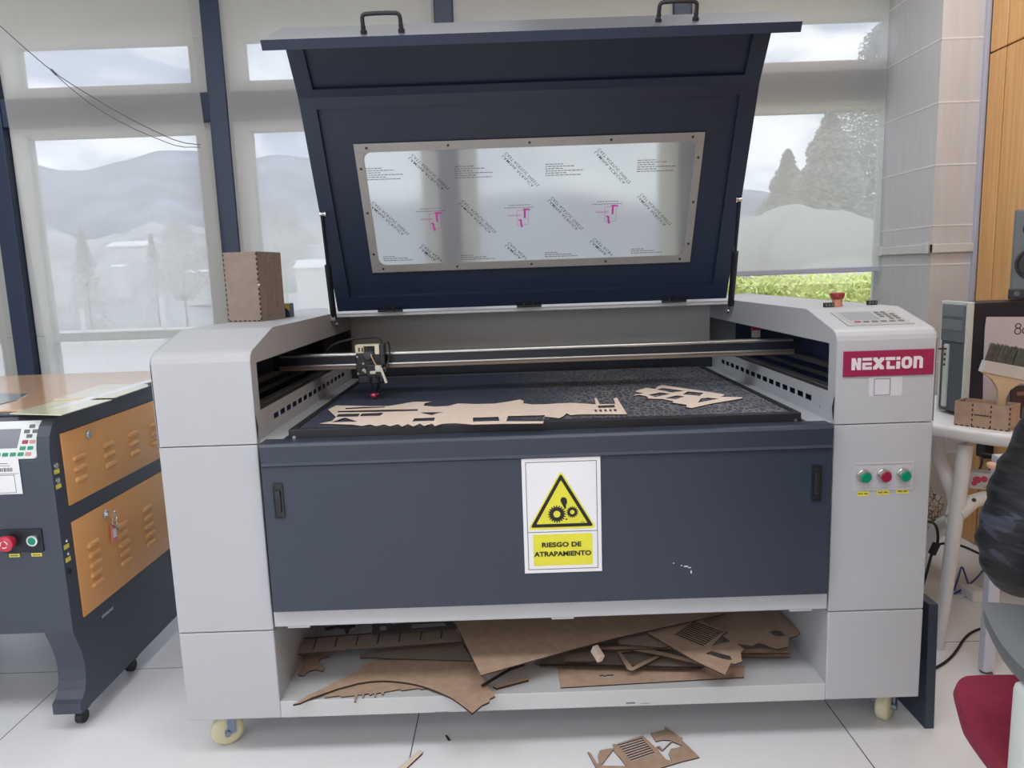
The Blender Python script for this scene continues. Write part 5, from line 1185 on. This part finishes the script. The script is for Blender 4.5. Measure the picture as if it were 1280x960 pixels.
# left armrest: tapered pad on a broad pale post
padL = [at(*p, 'z', .66) for p in ((1225, 751), (1258, 826), (1282, 846))]
f0 = at(1225, 751, 'z', .66); f1 = at(1282, 756, 'z', .66); r0 = at(1257, 824, 'z', .66); r1 = at(1300, 846, 'z', .66)
loop3 = [f0, (f0+f1)/2+Vector((0, .004, 0)), f1+(f1-f0)*.25, r1+(f1-f0)*.5+Vector((.0, -.03, 0)), r1+Vector((-.01, -.02, 0)), r0+Vector((.008, -.012, 0)), (r0*.65+f0*.35)]
bm = BM(); rings = []
cen = sum(loop3, Vector())/len(loop3)
for dz, k in ((-.030, .80), (-.022, .95), (-.008, 1.0), (-.001, .985), (.0, .93)): rings.append([bm.verts.new(cen+(Vector(p)-cen)*k+Vector((0, 0, dz))) for p in [Vector((a_, b_, .66)) for a_, b_ in smooth_loop([(v.x, v.y) for v in loop3], 1)]])
for A, B in zip(rings, rings[1:]):
    for i in range(len(A)):
        j = (i+1) % len(A); bm.faces.new((A[i], A[j], B[j], B[i]))
bm.faces.new(rings[0][::-1]); bm.faces.new(rings[-1]); arm_l = obj('armrest', bm, GREYP, t, sm=True)
pc = at(1259, 842, 'z', .64)
bm = BM(); box(bm, (pc.x+.004, pc.y-.045, .33), (pc.x+.085, pc.y+.0, .634), .012, None, 3); box(bm, (pc.x+.03, pc.y-.03, .33), (pc.x+.25, pc.y-.0, .36), .006); obj('arm_post', bm, LGREY, t, sm=True)
bm = BM(); box(bm, (.26, -.12, .63), (.33, .12, .66), .012, mt, 3); obj('armrest', bm, GREYP, t, sm=True); obj('arm_post', q(box, (.27, -.10, .36), (.32, -.04, .632), .008, mt), LGREY, t)
bm = BM(); cyl(bm, sc_+Vector((0, 0, .09)), sc_+Vector((0, 0, .40)), .028, seg=16); obj('gas_column', bm, DARK, t, sm=True)
for i in range(5):
    a = 2*pi*i/5+.9; e_ = sc_+Vector((cos(a)*.27, sin(a)*.27, .075)); bm = BM(); tube(bm, [sc_+Vector((0, 0, .11)), sc_+Vector((cos(a)*.14, sin(a)*.14, .10)), e_], [.024, .020, .016], 10); obj('base_arm', bm, GREYP, t, sm=True)
    bm = BM(); lathe(bm, e_+Vector((-.012, 0, -.049)), X, [(0, .022), (.003, .025), (.021, .025), (.024, .022)], 18); obj('chair_castor', bm, BLACK, t, sm=True)

def skin_obj(name, joints, edges, root, mat, parent, sub=2, fn=None):
    me = bpy.data.meshes.new(name+'_raw'); me.from_pydata([j[0] for j in joints], edges, []); o = bpy.data.objects.new('tmp', me); COL.objects.link(o)
    o.modifiers.new('s', 'SKIN'); sv = me.skin_vertices[0].data
    for i, j in enumerate(joints): sv[i].radius = (j[1], j[2] if len(j) > 2 else j[1]); sv[i].use_root = (i == root)
    s_ = o.modifiers.new('b', 'SUBSURF'); s_.levels = sub; s_.render_levels = sub
    dg = bpy.context.evaluated_depsgraph_get(); m2 = bpy.data.meshes.new_from_object(o.evaluated_get(dg))
    bm = BM(); bm.from_mesh(m2); bpy.data.objects.remove(o); bpy.data.meshes.remove(me); bpy.data.meshes.remove(m2)
    if fn:
        bm.normal_update()
        for v in bm.verts: v.co += v.normal*fn(v.co)
    return obj(name, bm, mat, parent, sm=True)
pd = Vector((.62, .785, 0)).normalized(); pl_ = Vector((-pd.y, pd.x, 0))
pel = Vector((.99, -.66, .56))
t = thing('person', 'person in a dark camouflage jacket seated at the right edge, elbow on armrest', 'person', (pel.x, pel.y, 0))
V = lambda l, f_, z: pel + pl_*l + pd*f_ + Vector((0, 0, z-pel.z))
ch_ = V(0, .02, 1.0)
LS = Vector((.905, -.475, .965)); LE = Vector((.832, -.455, .672)); LWr = Vector((1.02, -.17, .735))
RS = V(-.19, .02, .98); RE = V(-.25, .08, .72); RW = V(-.16, .36, .735)
SKIN = M('skin', (206, 158, 130), .55, var=.04); TROU = M('dark_trousers', (46, 50, 62), .8, var=.08); HAIR = M('dark_hair', (34, 28, 26), .6, var=.2); SHOE = M('dark_shoe', (40, 40, 44), .6)
# body: head, neck, trunk, limbs and hands as one skin
J = [(V(0, 0, .58), .12, .10), (V(0, .01, .80), .115, .09), (ch_, .095, .07), (V(0, .03, 1.10), .05), (V(0, .05, 1.17), .055), (V(0, .065, 1.235), .085, .095), (V(0, .06, 1.31), .075, .085)]
E_ = [(i, i+1) for i in range(6)]
def chain(frm, pts):
    k = frm
    for p in pts: J.append(p); E_.append((k, len(J)-1)); k = len(J)-1
    return k
def hand(frm, w, d, side):
    d = d.normalized(); u_ = Vector((0, 0, 1)); s_ = d.cross(u_).normalized()*side
    k = chain(frm, [(w+d*.04, .022, .016)])
    k2 = chain(k, [(w+d*.085, .030, .012)])
    for i, (o_, l_) in enumerate(((-.027, .066), (-.009, .076), (.009, .070), (.027, .054))):
        chain(k2, [(w+d*.098+s_*o_, .0095), (w+d*(.098+l_*.5)+s_*o_-u_*.006, .0088), (w+d*(.098+l_)+s_*o_-u_*.022, .0075)])
    chain(k, [(w+d*.055-s_*.036-u_*.006, .011), (w+d*.085-s_*.052-u_*.012, .0095), (w+d*.108-s_*.056-u_*.02, .008)])
kL = chain(2, [(LS, .042), (LE, .042), (LWr, .028, .022)]); hand(kL, LWr, LWr-LE, 1)
kR = chain(2, [(RS, .042), (RE, .042), (RW, .028, .022)]); hand(kR, RW, RW-RE, -1)
for l in (.10, -.10): chain(0, [(V(l, .04, .565), .085), (V(l*1.1, .42, .545), .058), (V(l*1.1, .44, .30), .05), (V(l*1.1, .42, .09), .036), (V(l*1.1, .50, .04), .034, .026), (V(l*1.1, .60, .03), .03, .02)])
skin_obj('body', J, E_, 0, SKIN, t)
fold = lambda c: .0028*sin(c.z*120+c.x*14+2*sin(c.y*9)) + .0022*sin(c.z*57+c.y*33)
JJ = [(V(0, -.01, .62), .165, .135), (V(0, 0, .80), .165, .135), (V(0, .02, .99), .165, .13), (V(0, .03, 1.095), .088), (LS, .085), (LS*.5+LE*.5+Vector((-.012, 0, .0)), .088), (LE+Vector((0, 0, .035)), .084), (LE+Vector((.03, .03, -.045)), .074), (LE*.4+LWr*.6, .060), (LE*.12+LWr*.88, .046), (RS, .085), (RE, .075), (RE*.4+RW*.6, .058), (RE*.1+RW*.9, .044)]
skin_obj('jacket', JJ, [(0, 1), (1, 2), (2, 3), (2, 4), (4, 5), (5, 6), (6, 7), (7, 8), (8, 9), (2, 10), (10, 11), (11, 12), (12, 13)], 1, CAMO, t, 3, fold)
JT = [(V(0, -.02, .60), .16, .12)]; ET = []
for l in (.10, -.10):
    k = 0
    for p in [(V(l, .05, .575), .098), (V(l*1.1, .42, .55), .072), (V(l*1.1, .445, .42), .066), (V(l*1.1, .42, .10), .056)]: JT.append(p); ET.append((k, len(JT)-1)); k = len(JT)-1
skin_obj('trousers', JT, ET, 0, TROU, t)
for l in (.10, -.10): skin_obj('shoe', [(V(l*1.1, .40, .045), .046, .045), (V(l*1.1, .50, .042), .046, .042), (V(l*1.1, .62, .034), .042, .032)], [(0, 1), (1, 2)], 0, SHOE, t)
bm = BM(); bmesh.ops.create_icosphere(bm, subdivisions=3, radius=1)
hc = V(0, .05, 1.285)
for v in bm.verts: v.co = hc + pl_*(v.co.x*.094) + pd*(v.co.y*.108-.012) + Vector((0, 0, v.co.z*.105+.012)) if (v.co.y < .35 or v.co.z > .45) else hc + pl_*(v.co.x*.07)+pd*(v.co.y*.07)+Vector((0, 0, v.co.z*.09))
obj('hair', bm, HAIR, t, sm=True)
for l in (.031, -.031): obj('eye', q(lathe, V(l, .150, 1.245), pd, [(0, .012), (.006, .010), (.010, .0)], 12), PAPER, t, sm=True)
obj('nose', q(lathe, V(0, .150, 1.245), pd*.35-Z, [(0, .006), (.02, .010), (.034, .013), (.042, .006)], 12), SKIN, t, sm=True)
obj('mouth', q(box, V(-.022, .150, 1.185)-Vector((.004, .004, .004)), V(.022, .158, 1.185)+Vector((.004, .004, .004)), .003), M('lip', (176, 104, 98), .5), t)
for l in (.092, -.092): obj('ear', q(lathe, V(l, .05, 1.235), pl_*(1 if l > 0 else -1), [(-.01, .024), (.004, .028), (.012, .022), (.013, .01)], 14), SKIN, t, sm=True)

# ================================================================== LIGHT
def area(name, loc, size, power, col=(1, 1, 1), rot=(0, 0, 0)):
    l = bpy.data.lights.new(name, 'AREA'); l.shape = 'RECTANGLE'; l.size, l.size_y = size; l.energy = power; l.color = col
    o = bpy.data.objects.new(name, l); COL.objects.link(o); o.location = loc; o.rotation_euler = rot
    return o
for x, y, p_ in ((-3.0, -1.2, 15), (-1.3, -1.1, 19), (.4, -1.1, 20), (-3.2, -2.9, 8), (-1.0, -2.9, 9), (1.0, -3.0, 5), (-3.2, -4.8, 7), (-.9, -4.8, 7), (1.2, .75, 14), (-.6, .95, 6), (-2.6, .95, 10)):
    area('ceiling_lamp', (x, y, 2.735), (1.2, .6), p_, (.95, .98, 1))
# unseen window frame and area lamp, added to brighten fronts and floor
bm = BM()
for x in (-5.0, -3.4, -1.8, -.2): box(bm, (x-.03, -5.99, .75), (x+.03, -5.93, 2.35), .004)
for z in (.75, 2.35): box(bm, (-5.03, -5.99, z-.03), (-.17, -5.93, z+.03), .004)
struct('window_6', bm, SASH)
area('fill_light', (-2.6, -5.9, 1.55), (4.8, 1.55), 72, (.92, .96, 1), (radians(90), 0, 0))

vs = SC.view_settings; vs.view_transform = 'Standard'; vs.look = 'None'; vs.gamma = 1; vs.use_curve_mapping = False; vs.exposure = 0.0
SC.cycles.use_denoising = True
SC.cycles.max_bounces = 8; SC.cycles.transparent_max_bounces = 16; SC.cycles.caustics_reflective = False; SC.cycles.caustics_refractive = False
for o in bpy.data.objects:
    if '_base' in o: del o['_base']
